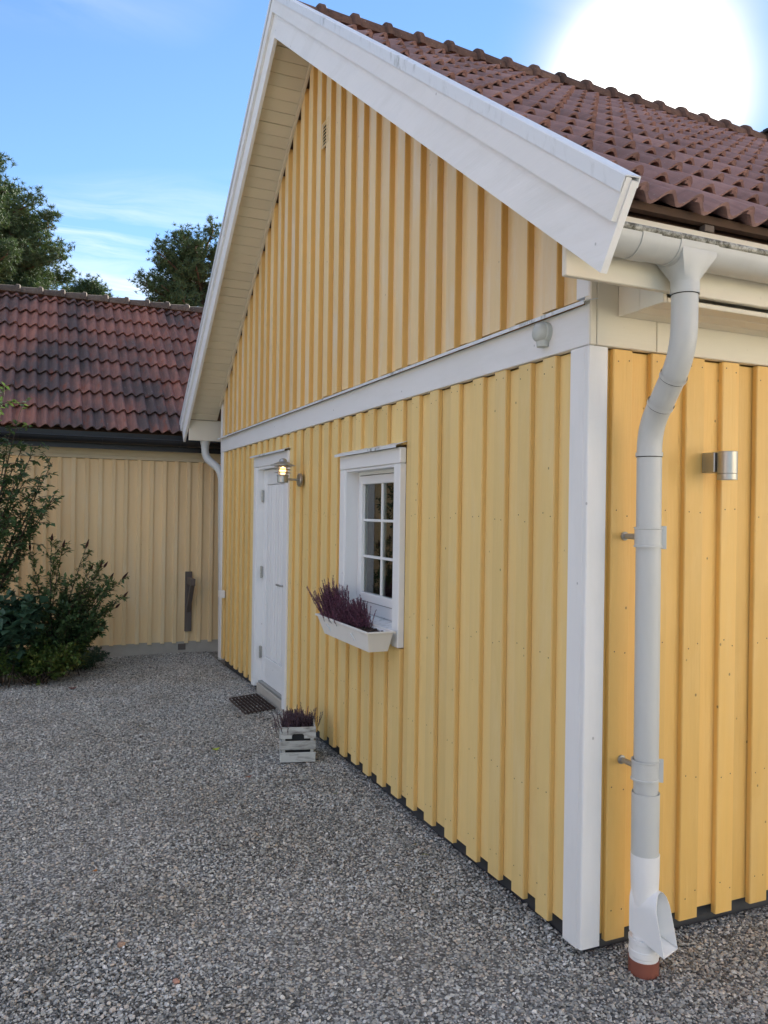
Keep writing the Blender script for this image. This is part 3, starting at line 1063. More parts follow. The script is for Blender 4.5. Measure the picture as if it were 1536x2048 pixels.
PX, PY, PR = 0.180, -0.125, 0.0445
path = smooth_path([(OX, OY, 2.455), (OX, OY, 2.215), (PX, PY, 1.985), (PX + 0.001, PY, 1.80), (PX + 0.008, PY, 0.38)], 0.11, 8)
dp = MB().tube(path, PR, 28).obj('downpipe', M['steel_grey'], house, smooth=R(50))
tag(dp, 'round grey downpipe with a swan neck below the gutter')
c1 = Vector((OX, OY, 2.215))
dirn = (Vector((PX, PY, 1.985)) - c1).normalized()
for a, b, rr in ((Vector((OX, OY, 2.452)), Vector((OX, OY, 2.415)), 0.0036), (c1 + dirn * 0.085, c1 + dirn * 0.10, 0.0036), (Vector((PX, PY, 1.985)) - dirn * 0.115, Vector((PX, PY, 1.985)) - dirn * 0.10, 0.0036), (Vector((PX, PY, 1.895)), Vector((PX, PY, 1.88)), 0.0036)):
    MB().tube([a, b], PR + rr, 28, caps=False).obj('joint', M['steel_grey'], dp, smooth=R(40))
    MB().tube([b, b + (b - a).normalized() * 0.003], PR + 0.0012, 28, caps=False).obj('seam', M['rubber'], dp)
MB().lathe([(PR - 0.001, 0.385), (PR + 0.0045, 0.385), (PR + 0.0055, 0.652), (PR + 0.003, 0.652), (PR + 0.002, 0.56)], 28, Matrix.Translation((PX + 0.006, PY, 0)), cap=False).obj('sleeve', M['steel_grey'], dp, smooth=R(40))
for zc in (1.585, 0.735):
    cl = MB()
    TMx = Matrix.Translation((PX + 0.0015 * (1.8 - zc), PY, zc))
    cl.lathe([(PR + 0.001, -0.037), (PR + 0.006, -0.037), (PR + 0.006, -0.031), (PR + 0.0035, -0.029), (PR + 0.0035, 0.029), (PR + 0.006, 0.031), (PR + 0.006, 0.037), (PR + 0.001, 0.037)], 28, TMx, cap=False)
    o = cl.obj('clamp', M['steel_grey'], dp, smooth=R(30))
    ar = MB()
    ar.tube([(PX, PY + PR, zc), (PX, 0.0, zc)], [0.012, 0.010], 8)
    ar.lathe([(0.017, 0), (0.017, 0.006), (0.006, 0.010)], 12, Matrix.Translation((PX, 0.004, zc)) @ Matrix.Rotation(R(90), 4, 'X'))
    ar.obj('bracket', M['galv_dull'], dp, smooth=R(40))
    ea = MB()
    vx = Vector((0.80, -0.60, 0))
    Me = TMx @ Matrix.Rotation(math.atan2(vx.y, vx.x), 4, 'Z')
    ea.cbox(PR + 0.002, PR + 0.019, -0.006, -0.001, -0.042, 0.042, 0.001, Me)
    ea.cbox(PR + 0.002, PR + 0.019, 0.001, 0.006, -0.042, 0.042, 0.001, Me)
    ea.obj('clamp_ears', M['steel_grey'], dp)

# white leaf trap at the foot of the pipe
FX, FY = PX + 0.008, PY
TRb = Matrix.Translation((FX, FY, 0))
lt = MB()
lt.lathe([(0.0480, 0.428), (0.0515, 0.428), (0.0510, 0.36), (0.0490, 0.30), (0.0430, 0.24), (0.0425, 0.13), (0.0425, 0.10)], 28, TRb, cap=False)
trap = lt.obj('leaf_trap', M['white_plastic'], dp, smooth=R(45))
tag(trap, 'white plastic leaf trap with an open spout')
hd = Vector((0.32, -0.9474, 0))
hl = Vector((-hd.y, hd.x, 0))
hm = MB()
ns = 18
def hood(out_base, slope, w0, hgt, zb, th):
    ring = []
    for j in range(ns + 1):
        t_ = j / ns
        if t_ < 0.3:
            la, zz = -w0, hgt * 0.62 * (t_ / 0.3)
        elif t_ > 0.7:
            la, zz = w0, hgt * 0.62 * ((1 - t_) / 0.3)
        else:
            a = math.pi * (1 - (t_ - 0.3) / 0.4)
            la, zz = w0 * math.cos(a), hgt * 0.62 + hgt * 0.38 * math.sin(a)
        o_ = out_base + slope * (1 - zz / hgt)
        p = Vector((FX, FY, zb + zz)) + hd * o_ + hl * la
        ring.append(p)
    return ring
A = hood(-0.038, 0.0, 0.040, 0.17, 0.15, 0)
B = hood(0.060, 0.045, 0.050, 0.200, 0.105, 0)
A2 = hood(-0.038, 0.0, 0.037, 0.167, 0.153, 0)
B2 = hood(0.060, 0.045, 0.0475, 0.1975, 0.108, 0)
hm.v = A + B + B2 + A2
n = ns + 1
for i in range(ns):
    for a in range(3):
        hm.f.append((a * n + i, a * n + i + 1, (a + 1) * n + i + 1, (a + 1) * n + i))
# sloping floor of the spout
b0 = len(hm.v)
hm.v += [A[0], A[-1], B[-1], B[0]] + [p + Vector((0, 0, -0.004)) for p in (A[0], A[-1], B[-1], B[0])]
hm.f += [(b0, b0 + 1, b0 + 2, b0 + 3), (b0 + 7, b0 + 6, b0 + 5, b0 + 4), (b0 + 3, b0 + 2, b0 + 6, b0 + 7), (b0, b0 + 3, b0 + 7, b0 + 4), (b0 + 1, b0 + 5, b0 + 6, b0 + 2)]
hm.obj('spout', M['white_plastic'], dp, smooth=R(45))
MB().lathe([(0.043, 0.125), (0.0550, 0.125), (0.0550, 0.110), (0.0530, 0.108), (0.0530, 0.085), (0.0550, 0.083), (0.0550, 0.062), (0.0525, 0.058), (0.0525, 0.036), (0.045, 0.036)], 28, TRb, cap=False).obj('collar', M['white_plastic'], dp, smooth=R(30))
MB().lathe([(0.0545, -0.06), (0.0545, 0.048)], 28, TRb).obj('drain_pipe', M['brick_pipe'], dp, smooth=R(40))

# the far eaves: gutter and its swan neck
gl = half_gutter(-0.285, LEN + 0.3, W - GY - 0.012, GZ - 0.03, GR - 0.012, house, M['steel_grey'], 'gutter')
dp2 = MB().tube(smooth_path([(-0.115, W + 0.31, 2.47), (-0.115, W + 0.31, 2.26), (0.03, W + 0.075, 2.10), (0.06, W + 0.075, 0.0)], 0.12, 7), 0.042, 18).obj('downpipe', M['steel_grey'], house, smooth=R(50))
MB().lathe([(0.062, 2.475), (0.054, 2.42), (0.045, 2.39), (0.045, 2.36)], 18, Matrix.Translation((-0.115, W + 0.31, 0)), cap=False).obj('outlet', M['steel_grey'], dp2, smooth=R(40))

# ------------------------------------------------------------------ door
door = thing('door', (0.0, 4.34, 0.06), 0, house)
tag(door, 'white panelled door with vertical grooves')
vplank(4.792, 4.89, 0.029, -0.008, 0.05, 2.059, 0.004).obj('casing', M['white'], door)
vplank(3.80, 3.888, 0.029, -0.008, 0.05, 2.059, 0.004).obj('casing', M['white'], door)
MB().cbox(-0.010, 0.029, 3.798, 4.892, 2.061, 2.157, 0.004).obj('casing', M['white_h'], door)
MB().prism([(0.028, 2.186), (-0.045, 2.166), (-0.045, 2.150), (-0.042, 2.150), (-0.042, 2.1635), (0.028, 2.183)], 3.785, 4.905, 'y').obj('flashing', M['flash'], door)
fr = MB()
fr.box(0.0, 0.14, 4.77, 4.7915, 0.08, 2.06)
fr.box(0.0, 0.14, 3.8885, 3.91, 0.08, 2.06)
fr.box(0.0, 0.14, 3.91, 4.77, 2.04, 2.06)
fr.obj('frame', M['white'], door)
lf = door
MB().cbox(0.058, 0.10, 4.655, 4.768, 0.105, 2.036, 0.003).obj('stile', M['white'], lf)
MB().cbox(0.058, 0.10, 3.912, 4.025, 0.105, 2.036, 0.003).obj('stile', M['white'], lf)
MB().cbox(0.059, 0.10, 4.0255, 4.6545, 1.90, 2.036, 0.003).obj('rail', M['white_h'], lf)
MB().cbox(0.059, 0.10, 4.0255, 4.6545, 0.105, 0.335, 0.003).obj('rail', M['white_h'], lf)
MB().box(0.082, 0.095, 4.026, 4.654, 0.336, 1.899).obj('panel', M['white'], lf)
pw_ = (4.6545 - 4.0255) / 8
for i in range(8):
    MB().cbox(0.066, 0.0815, 4.0255 + i * pw_ + 0.003, 4.0255 + (i + 1) * pw_ - 0.003, 0.337, 1.898, 0.007).obj('panel_board', M['white'], lf)
for z in (1.80, 1.10, 0.365):
    hg = MB()
    hg.tube([(0.040, 4.757, z - 0.055), (0.040, 4.757, z - 0.002)], 0.009, 10)
    hg.tube([(0.040, 4.757, z + 0.002), (0.040, 4.757, z + 0.055)], 0.009, 10)
    hg.box(0.044, 0.057, 4.745, 4.769, z - 0.05, z + 0.05)
    hg.obj('hinge', M['galv'], door, smooth=R(40))
hn = MB()
hn.lathe([(0.026, 0), (0.026, 0.008), (0.022, 0.010)], 18, Matrix.Translation((0.058, 3.975, 1.04)) @ Matrix.Rotation(R(-90), 4, 'Y'))
hn.tube(smooth_path([(0.05, 3.975, 1.04), (0.0, 3.975, 1.04), (-0.002, 4.10, 1.04)], 0.02, 4), 0.009, 10)
hn.obj('handle', M['galv'], door, smooth=R(40))
th = MB()
th.cbox(0.02, 0.4, 3.8895, 4.7905, -0.15, 0.082, 0.006)
th.obj('threshold', M['concrete'], door)
MB().cbox(0.03, 0.14, 3.911, 4.769, 0.083, 0.103, 0.003).obj('sill_strip', M['galv_dull'], door)

# ------------------------------------------------------------------ window
win = thing('window', (0.0, 2.12, 0.99), 0, house)
tag(win, 'white casement window with six panes')
vplank(2.512, 2.597, 0.029, -0.008, 0.91, 1.939, 0.004).obj('casing', M['white'], win)
vplank(1.64, 1.724, 0.029, -0.008, 0.905, 1.939, 0.004).obj('casing', M['white'], win)
MB().cbox(-0.010, 0.029, 1.638, 2.599, 1.941, 2.03, 0.004).obj('casing', M['white_h'], win)
MB().cbox(0.004, 0.029, 1.725, 2.511, 0.905, 0.972, 0.003).obj('apron', M['white_h'], win)
MB().prism([(0.028, 2.066), (-0.045, 2.042), (-0.045, 2.026), (-0.042, 2.026), (-0.042, 2.0395), (0.028, 2.063)], 1.625, 2.612, 'y').obj('flashing', M['flash'], win)
jb = MB()
jb.box(0.0, 0.085, 2.4965, 2.5115, 0.99, 1.9395)
jb.box(0.0, 0.085, 1.7245, 1.7395, 0.99, 1.9395)
jb.box(0.0, 0.085, 1.7395, 2.4965, 1.925, 1.9395)
jb.obj('reveal', M['white'], win)
MB().prism([(0.10, 1.012), (-0.055, 0.988), (-0.055, 0.972), (-0.052, 0.972), (-0.052, 0.985), (0.10, 1.008)], 1.726, 2.510, 'y').obj('sill', M['flash'], win)


def rect_frame(mb, x0, x1, y0, y1, z0, z1, w, wb=None):
    wb = wb or w
    mb.cbox(x0, x1, y0, y0 + w, z0, z1, 0.003)
    mb.cbox(x0, x1, y1 - w, y1, z0, z1, 0.003)
    mb.cbox(x0 + 0.0005, x1, y0 + w, y1 - w, z1 - w, z1 - 0.0003, 0.003)
    mb.cbox(x0 + 0.0005, x1, y0 + w, y1 - w, z0 + 0.0003, z0 + wb, 0.003)
    return mb


rect_frame(MB(), 0.086, 0.15, 1.726, 2.510, 1.014, 1.938, 0.036, 0.075).obj('frame', M['white_plastic'], win)
sash = rect_frame(MB(), 0.078, 0.135, 1.767, 2.469, 1.090, 1.898, 0.054).obj('sash', M['white_plastic'], win)
gk = rect_frame(MB(), 0.0855, 0.1, 1.7625, 2.4735, 1.0855, 1.9015, 0.004)
gk.obj('gasket', M['rubber'], win)
gy0, gy1, gz0, gz1 = 1.821, 2.415, 1.144, 1.844
vm = (gy0 + gy1) / 2
hz = [gz0 + (gz1 - gz0) * f for f in (1 / 3, 2 / 3)]
MB().cbox(0.090, 0.116, vm - 0.008, vm + 0.008, gz0, gz1, 0.003).obj('muntin', M['white_plastic'], win)
for z in hz:
    MB().cbox(0.0905, 0.1155, gy0, gy1, z - 0.008, z + 0.008, 0.003).obj('muntin', M['white_plastic'], win)


def glass_mat():
    m = bpy.data.materials.new('window glass')
    m.use_nodes = True
    m.node_tree.nodes.clear()
    k = NT(m.node_tree)
    fz = k.n('ShaderNodeFresnel', {0: 1.62})
    tr = k.n('ShaderNodeBsdfTransparent', {0: (0.80, 0.87, 0.84, 1)})
    gl_ = k.n('ShaderNodeBsdfGlossy', {0: (1, 1, 1, 1), 1: 0.01})
    mx = k.n('ShaderNodeMixShader', {0: k.math('MULTIPLY_ADD', fz.outputs[0], 0.95, 0.04, clamp=True), 1: tr.outputs[0], 2: gl_.outputs[0]})
    k.n('ShaderNodeOutputMaterial', {0: mx.outputs[0]})
    return m


M['glass'] = glass_mat()
zs = [gz0] + hz + [gz1]
for (a, b) in ((gy0, vm - 0.008), (vm + 0.008, gy1)):
    for i in range(3):
        z0 = zs[i] + (0.008 if i else 0)
        z1 = zs[i + 1] - (0.008 if i < 2 else 0)
        MB().box(0.102, 0.106, a, b, z0, z1).obj('pane', M['glass'], win)
cu_ = MB()
for j in range(41):
    y = 2.495 - 0.23 * j / 40
    xx = 0.168 + 0.010 * math.sin(j * 1.25) + 0.004 * math.sin(j * 0.6)
    cu_.v += [(xx, y, 1.0), (xx + 0.002, y, 1.93)]
for j in range(40):
    cu_.f.append((2 * j, 2 * j + 2, 2 * j + 3, 2 * j + 1))
cu_.obj('curtain', M['curtain'], win, smooth=3.2, fix=False)
M['pane_reflection'] = plain('grey green pane reflection', (0.36, 0.42, 0.37), 0.9, 0, 0.2, 5, 0.05)  # reflected grey green of the panes, painted on an added sheet
sh_ = MB()
for j in range(31):
    y = 2.27 - 0.53 * j / 30
    xx = 0.188 + 0.003 * math.sin(j * 0.9)
    sh_.v += [(xx, y, 1.0), (xx, y, 1.93)]
for j in range(30):
    sh_.f.append((2 * j, 2 * j + 2, 2 * j + 3, 2 * j + 1))
sh_.obj('curtain', M['pane_reflection'], win, smooth=3.2, fix=False)  # added sheet that colours the panes, not a curtain in the room

# gable air vent
vent = MB().box(0.0, 0.02, 2.925, 3.06, 4.30, 4.45).obj('air_vent', M['wall_dark'], house)
vf = MB()
rect_frame(vf, -0.012, 0.002, 2.915, 3.07, 4.285, 4.465, 0.014)
vf.obj('frame', M['yellow_up'], vent)
for i in range(6):
    z = 4.308 + i * 0.024
    MB().prism([(-0.012, z), (0.0, z + 0.014), (0.0, z + 0.018), (-0.014, z + 0.004)], 2.931, 3.054, 'y').obj('slat', M['yellow_up'], vent)

# ------------------------------------------------------------------ things fixed to the house
# lantern beside the door
lan = thing('wall_lantern', (0.0, 3.50, 1.905))
tag(lan, 'lit steel wall lantern with louvred rings, on the yellow wall beside the door', 'wall lamp')
LX, LY = -0.138, 3.50
TL = Matrix.Translation((LX, LY, 0))
MB().lathe([(0.052, 0.0), (0.052, 0.014), (0.046, 0.020)], 24, Matrix.Translation((0.006, LY, 1.905)) @ Matrix.Rotation(R(-90), 4, 'Y')).obj('wall_plate', M['galv'], lan, smooth=R(40))
MB().tube([(-0.01, LY, 1.905), (LX, LY, 1.908)], 0.009, 10).obj('arm', M['galv'], lan, smooth=R(60))
MB().lathe([(0.038, 1.880), (0.0415, 1.884), (0.0415, 1.930), (0.038, 1.932)], 24, TL).obj('socket', M['galv'], lan, smooth=R(40))
for i, rr in enumerate((0.048, 0.066, 0.067, 0.068)):
    z = 1.934 + i * 0.0235
    MB().lathe([(0.0405, z + 0.004), (rr, z - 0.004), (rr, z - 0.0025), (0.0405, z + 0.006)], 28, TL, cap=False).obj('louvre', M['galv'], lan, smooth=R(60))
for a in (0.4, 1.97, 3.54, 5.11):
    p = Vector((LX + 0.0435 * math.cos(a), LY + 0.0435 * math.sin(a), 0))
    MB().tube([p + Vector((0, 0, 1.93)), p + Vector((0, 0, 2.022))], 0.003, 6).obj('rod', M['galv'], lan)
MB().lathe([(0.002, 2.046), (0.030, 2.043), (0.040, 2.038), (0.096, 2.014), (0.096, 2.011), (0.040, 2.030), (0.002, 2.034)], 32, TL, cap=False).obj('cap', M['galv'], lan, smooth=R(50))
MB().lathe([(0.030, 2.043), (0.029, 2.054), (0.020, 2.064), (0.004, 2.068)], 20, TL).obj('knob', M['galv'], lan, smooth=R(60))


def clear_glass():
    m = bpy.data.materials.new('lamp glass')
    m.use_nodes = True
    m.node_tree.nodes.clear()
    k = NT(m.node_tree)
    tr = k.n('ShaderNodeBsdfTransparent', {0: (0.95, 0.95, 0.93, 1)})
    gl_ = k.n('ShaderNodeBsdfGlossy', {0: (1, 1, 1, 1), 1: 0.03})
    mx = k.n('ShaderNodeMixShader', {0: 0.10, 1: tr.outputs[0], 2: gl_.outputs[0]})
    k.n('ShaderNodeOutputMaterial', {0: mx.outputs[0]})
    return m


def bulb_mat(col, st):
    m = bpy.data.materials.new('lit bulb')
    m.use_nodes = True
    m.node_tree.nodes.clear()
    k = NT(m.node_tree)
    k.n('ShaderNodeOutputMaterial', {0: k.n('ShaderNodeEmission', {0: (*col, 1), 1: st}).outputs[0]})
    return m


MB().lathe([(0.037, 1.933), (0.037, 2.026)], 24, TL, cap=False).obj('glass', clear_glass(), lan, smooth=R(60))
MB().lathe([(0.006, 1.936), (0.013, 1.942), (0.022, 1.962), (0.024, 1.978), (0.018, 1.995), (0.004, 2.003)], 16, TL).obj('bulb', bulb_mat((1.0, 0.50, 0.16), 1.6), lan, smooth=R(60))
MB().lathe([(0.003, 1.950), (0.006, 1.970), (0.003, 1.99)], 8, Matrix.Translation((LX - 0.0005, LY, 0)) @ Matrix.Scale(1.0, 4)).obj('filament', bulb_mat((1.0, 0.72, 0.35), 10.0), lan)

# down light on the side wall
sp = thing('wall_spotlight', (0.60, 0.0, 1.87))
tag(sp, 'cylindrical steel downlight on the yellow side wall right of the downpipe', 'wall lamp')
MB().cbox(0.566, 0.634, -0.060, 0.005, 1.838, 1.918, 0.003).obj('mount', M['galv'], sp)
TS = Matrix.Translation((0.60, -0.094, 0))
MB().lathe([(0.033, 1.834), (0.0375, 1.834), (0.0375, 1.918), (0.034, 1.920), (0.002, 1.920)], 28, TS, cap=False).obj('housing', M['galv'], sp, smooth=R(40))
MB().lathe([(0.030, 1.815), (0.0375, 1.809), (0.0375, 1.832), (0.030, 1.833)], 28, TS, cap=False).obj('rim', M['galv'], sp, smooth=R(40))
MB().lathe([(0.034, 1.826), (0.034, 1.829)], 24, TS).obj('lens', M['wall_dark'], sp)

# sensor on the band
sn = thing('light_sensor', (0.0, 0.27, 2.385))
tag(sn, 'round grey light sensor on the white band near the house corner', 'sensor')
TN = Matrix.Translation((-0.004, 0.268, 2.392)) @ Matrix.Rotation(R(-90), 4, 'Y')
MB().lathe([(0.044, 0), (0.044, 0.020), (0.040, 0.024)], 24, TN).obj('base', M['sensor'], sn, smooth=R(40))
MB().lathe([(0.040, 0.024), (0.040, 0.030), (0.036, 0.044), (0.022, 0.052), (0.003, 0.054)], 24, TN).obj('dome', M['sensor'], sn, smooth=R(50))
MB().tube([(-0.020, 0.268, 2.36), (-0.020, 0.268, 2.335)], [0.027, 0.024], 14).obj('cable_entry', M['sensor'], sn, smooth=R(50))

# outlet box at the far corner
ob = thing('outlet_box', (0.0, 6.12, 0.76))
tag(ob, 'small white outlet box low on the yellow wall near its far corner', 'socket')
MB().cbox(-0.045, 0.006, 6.075, 6.165, 0.722, 0.802, 0.006).obj('box', M['white_plastic'], ob)
MB().cbox(-0.054, -0.0455, 6.08, 6.16, 0.73, 0.799, 0.003).obj('lid', M['white_plastic'], ob)

# ------------------------------------------------------------------ flower box under the window
fbx = thing('flower_box', (-0.115, 2.06, 0.89))
tag(fbx, 'off-white plastic flower box hung below the window', 'planter')


def trough(mb, top, bot, z1, z0, th):
    """top/bot = (x0,x1,y0,y1); open box with sloping sides"""
    def rect(r, z, i=0.0):
        return [(r[0] + i, r[2] + i, z), (r[1] - i, r[2] + i, z), (r[1] - i, r[3] - i, z), (r[0] + i, r[3] - i, z)]
    V = rect(bot, z0) + rect(top, z1) + rect(top, z1, th) + rect(bot, z0 + th, th)
    F = [(0, 3, 2, 1)]
    for i in range(4):
        j = (i + 1) % 4
        F += [(i, j, 4 + j, 4 + i), (4 + i, 4 + j, 8 + j, 8 + i), (8 + i, 8 + j, 12 + j, 12 + i)]
    F.append((12, 13, 14, 15))
    return mb.add(V, F)


trough(MB(), (-0.192, -0.038, 1.635, 2.490), (-0.170, -0.055, 1.668, 2.400), 0.992, 0.885, 0.004).obj('trough', M['trough'], fbx)
rim = MB()
for (x0, x1, y0, y1) in ((-0.203, -0.188, 1.622, 2.503), (-0.042, -0.027, 1.622, 2.503), (-0.188, -0.042, 1.622, 1.639), (-0.188, -0.042, 2.486, 2.503)):
    rim.cbox(x0, x1, y0, y1, 0.990, 1.002, 0.003)
rim.obj('rim', M['trough'], fbx)
MB().box(-0.178, -0.052, 1.655, 2.455, 0.95, 0.978).obj('soil', M['soil'], fbx)
for y in (1.86, 2.27):
    MB().tube(smooth_path([(-0.02, y, 1.00), (-0.02, y, 0.882), (-0.150, y, 0.880), (-0.205, y, 0.965)], 0.015, 4), 0.004, 6).obj('hanger', M['flash'], fbx)


def crumbs(name, n, box, r, mat, parent):
    mb = MB()
    for i in range(n):
        c = Vector((random.uniform(box[0], box[1]), random.uniform(box[2], box[3]), random.uniform(box[4], box[5])))
        Mx = Matrix.Translation(c) @ Matrix.Rotation(random.uniform(0, 6), 4, Vector((random.random(), random.random(), random.random() + 0.1)).normalized())
        s = random.uniform(0.5, 1.3) * r
        mb.add([(s, 0, 0), (-s, 0, 0), (0, s, 0), (0, -s, 0), (0, 0, s * 0.7), (0, 0, -s * 0.7)], [(0, 2, 4), (2, 1, 4), (1, 3, 4), (3, 0, 4), (2, 0, 5), (1, 2, 5), (3, 1, 5), (0, 3, 5)], Mx)
    return tag(mb.obj(name, mat, parent), kind='stuff')


M['bark_chip'] = plain('bark crumbs', (0.05, 0.033, 0.024), 0.9, 0, 0.5, 60, 0.5)
crumbs('bark_mulch', 420, (-0.180, -0.050, 1.655, 2.455, 0.976, 0.988), 0.010, M['bark_chip'], fbx)


def heather(name, label, base, spread, height, lean, n, mat, seed, tip_len=0.5, dens=1.0):
    """tufted stems covered in tiny scale leaves; base=(x,y,z), spread=(sx,sy)"""
    rr = random.Random(seed)
    o = thing(name, base)
    tag(o, label, 'plant')
    stems, tufts = MB(), MB()
    for i in range(n):
        p = Vector((base[0] + rr.gauss(0, spread[0]), base[1] + rr.gauss(0, spread[1]), base[2]))
        off = p - Vector(base)
        d = Vector((lean[0] + off.x * 2.2 + rr.gauss(0, 0.16), lean[1] + off.y * 1.6 + rr.gauss(0, 0.16), 1.0)).normalized()
        h = height * rr.uniform(0.45, 1.0) * (1.15 if rr.random() < 0.15 else 1)
        seg = 7
        pts = []
        for k in range(seg + 1):
            pts.append(p.copy())
            d = (d + Vector((rr.gauss(0, 0.05), rr.gauss(0, 0.05), 0.05))).normalized()
            p = p + d * (h / seg)
        stems.tube(pts, [0.0016 - 0.0009 * k / seg for k in range(seg + 1)], 3, caps=False)
        m = int(30 * h / 0.2 * dens)
        for k in range(m):
            t_ = (0.12 + 0.88 * (k + rr.random()) / m) * seg
            a = min(int(t_), seg - 1)
            q = pts[a].lerp(pts[a + 1], t_ - a)
            ax = (pts[a + 1] - pts[a]).normalized()
            sd = Vector((rr.gauss(0, 1), rr.gauss(0, 1), rr.gauss(0, 1)))
            sd = (sd - ax * sd.dot(ax)).normalized()
            wv = ax.cross(sd) * 0.0034
            taper = 1.0 - 0.55 * (t_ / seg)
            tip = q + (sd * 0.75 + ax * 0.8) * 0.015 * taper * rr.uniform(0.7, 1.3)
            b0 = len(tufts.v)
            tufts.v += [q - wv, q + wv, tip]
            tufts.f.append((b0, b0 + 1, b0 + 2))
    stems.obj('stems', M['heather_stem'], o, fix=False)
    tag(tufts.obj('sprigs', mat, o, fix=False), kind='stuff')
    return o


heather('heather_plant', 'tall plum heather leaning left in the window flower box', (-0.115, 2.29, 0.975), (0.026, 0.060), 0.275, (-0.08, 1.0), 260, M['heather'], 1, dens=1.8)
heather('heather_plant', 'low plum heather in the middle of the window flower box', (-0.125, 2.10, 0.975), (0.024, 0.045), 0.15, (-0.35, 0.40), 130, M['heather'], 2, dens=1.8)
heather('heather_plant', 'plum heather at the bare soil in the window flower box', (-0.100, 1.955, 0.975), (0.022, 0.036), 0.19, (-0.04, 0.62), 160, M['heather'], 3, dens=1.8)

# ------------------------------------------------------------------ crate with heather by the wall
CR = R(-15.5)
crt = thing('wooden_crate', (-0.225, 2.77, 0.0), CR)
tag(crt, 'worn whitewashed slatted crate on the gravel against the yellow wall', 'crate')
TCm = Matrix.Translation((-0.225, 2.77, 0.0)) @ Matrix.Rotation(CR, 4, 'Z')
cw, cdp, chh = 0.117, 0.150, 0.236


def cpart(name, mat, x0, x1, y0, y1, z0, z1):
    mb = MB().cbox(x0, x1, y0, y1, z0, z1, 0.002)
    return link(bpy.data.objects.new(name, mb.mesh(name, mat)), crt, TCm)


for sx in (-1, 1):
    for sy in (-1, 1):
        cpart('post', M['crate'], *sorted((sx * (cw - 0.0125), sx * (cw - 0.034))), *sorted((sy * (cdp - 0.0125), sy * (cdp - 0.034))), 0.004, chh - 0.004)
for sy in (-1, 1):
    y0, y1 = sorted((sy * cdp, sy * (cdp - 0.012)))
    cpart('slat', M['crate'], -cw, cw, y0, y1, 0.006, 0.070)
    cpart('slat', M['crate'], -cw, cw, y0, y1, 0.088, 0.146)
    # top slat with a hand hole
    mb = MB()
    hw = 0.040
    mb.box(-cw, -hw, y0, y1, 0.162, chh)
    mb.box(hw, cw, y0, y1, 0.162, chh)
    mb.prism([(-hw - 0.001, 0.180), (-hw + 0.004, 0.188), (-hw + 0.012, 0.193), (hw - 0.012, 0.193), (hw - 0.004, 0.188), (hw + 0.001, 0.180), (hw + 0.001, chh - 0.0003), (-hw - 0.001, chh - 0.0003)], y0 + 0.0002, y1 - 0.0002, 'y')
    link(bpy.data.objects.new('slat', mb.mesh('slat', M['crate'])), crt, TCm)
for sx in (-1, 1):
    x0, x1 = sorted((sx * (cw - 0.0005), sx * (cw - 0.0115)))
    for z0, z1 in ((0.006, 0.070), (0.088, 0.146), (0.163, chh - 0.001)):
        cpart('slat', M['crate'], x0, x1, -cdp + 0.0125, cdp - 0.0125, z0, z1)
cpart('bottom', M['crate'], -cw + 0.012, cw - 0.012, -cdp + 0.0125, cdp - 0.0125, 0.004, 0.014)
cpart('pot', M['rubber'], -cw + 0.020, cw - 0.020, -cdp + 0.030, cdp - 0.030, 0.0145, 0.19)
for i, (ux, uy, nm) in enumerate(((-0.035, -0.055, 'dull purple heather at the front of the wooden crate'), (0.04, 0.01, 'dull purple heather in the middle of the wooden crate'), (-0.02, 0.075, 'dull purple heather at the back of the wooden crate, by the wall'))):
    p = TCm @ Vector((ux, uy, 0.188))
    heather('heather_plant', nm, tuple(p), (0.040, 0.030), 0.125, (0.0, 0.0), 100, M['heather_dry'], 20 + i, dens=1.7)

# ------------------------------------------------------------------ boot scraper grating before the door
gr = thing('door_grating', (-0.155, 4.29, 0.0))
tag(gr, 'rusty iron grating mat lying on the gravel before the door', 'door mat')
gs = [(-0.292, 4.52), (-0.027, 4.61), (-0.013, 4.05), (-0.286, 3.965)]
a, b, c, d = [Vector((p[0], p[1], 0.0)) for p in gs]
for i in range(9):
    t_ = i / 8
    p, q = a.lerp(b, t_), d.lerp(c, t_)
    w_ = (b - a).normalized() * 0.003
    mb = MB()
    mb.add([p - w_, p + w_, q + w_, q - w_] + [v + Vector((0, 0, 0.020)) for v in (p - w_, p + w_, q + w_, q - w_)], [(0, 1, 2, 3), (7, 6, 5, 4), (0, 4, 5, 1), (1, 5, 6, 2), (2, 6, 7, 3), (3, 7, 4, 0)])
    mb.obj('bar', M['rust'], gr)
for i in range(7):
    t_ = i / 6
    p, q = a.lerp(d, t_), b.lerp(c, t_)
    mb = MB()
    ed = 0.005 if i in (0, 6) else 0.003
    mb.tube([p + Vector((0, 0, 0.014)), q + Vector((0, 0, 0.014))], ed, 6)
    mb.obj('cross_bar', M['rust'], gr)

# ------------------------------------------------------------------ neighbouring tan shed
SY = 7.25
shed = thing('tan_shed', (-2.0, SY, -0.05))
tag(shed, 'faded tan board and batten shed with lichened red tile roof behind the yard', 'shed')
SX0, SX1 = -5.2, 7.0  # right end lengthened unseen behind the house to block the low sun
SXV = 0.75
SZ0 = 0.078
swl = MB()
swl.box(SX0, SX1, SY + 0.035, SY + 3.5, -0.1, 2.42)
swm = swl.obj('wall', M['backing'], shed)
MB().box(SX0 + 0.01, SX1 - 0.01, SY + 0.02, SY + 0.034, -0.15, 0.12).obj('plinth', M['concrete'], shed)
MB().cbox(-0.29, -0.20, SY + 0.014, SY + 0.0198, -0.01, 0.062, 0.002).obj('plinth_vent', M['old_wood'], shed)
cx = -0.286 + 0.072
xc = []
x = -0.215 + 0.143 * 7  # boards as far as the house hides them
while x > SX0 + 0.1:
    xc.append(x)
    x -= 0.1425 + random.uniform(-0.006, 0.006)
xc.sort()
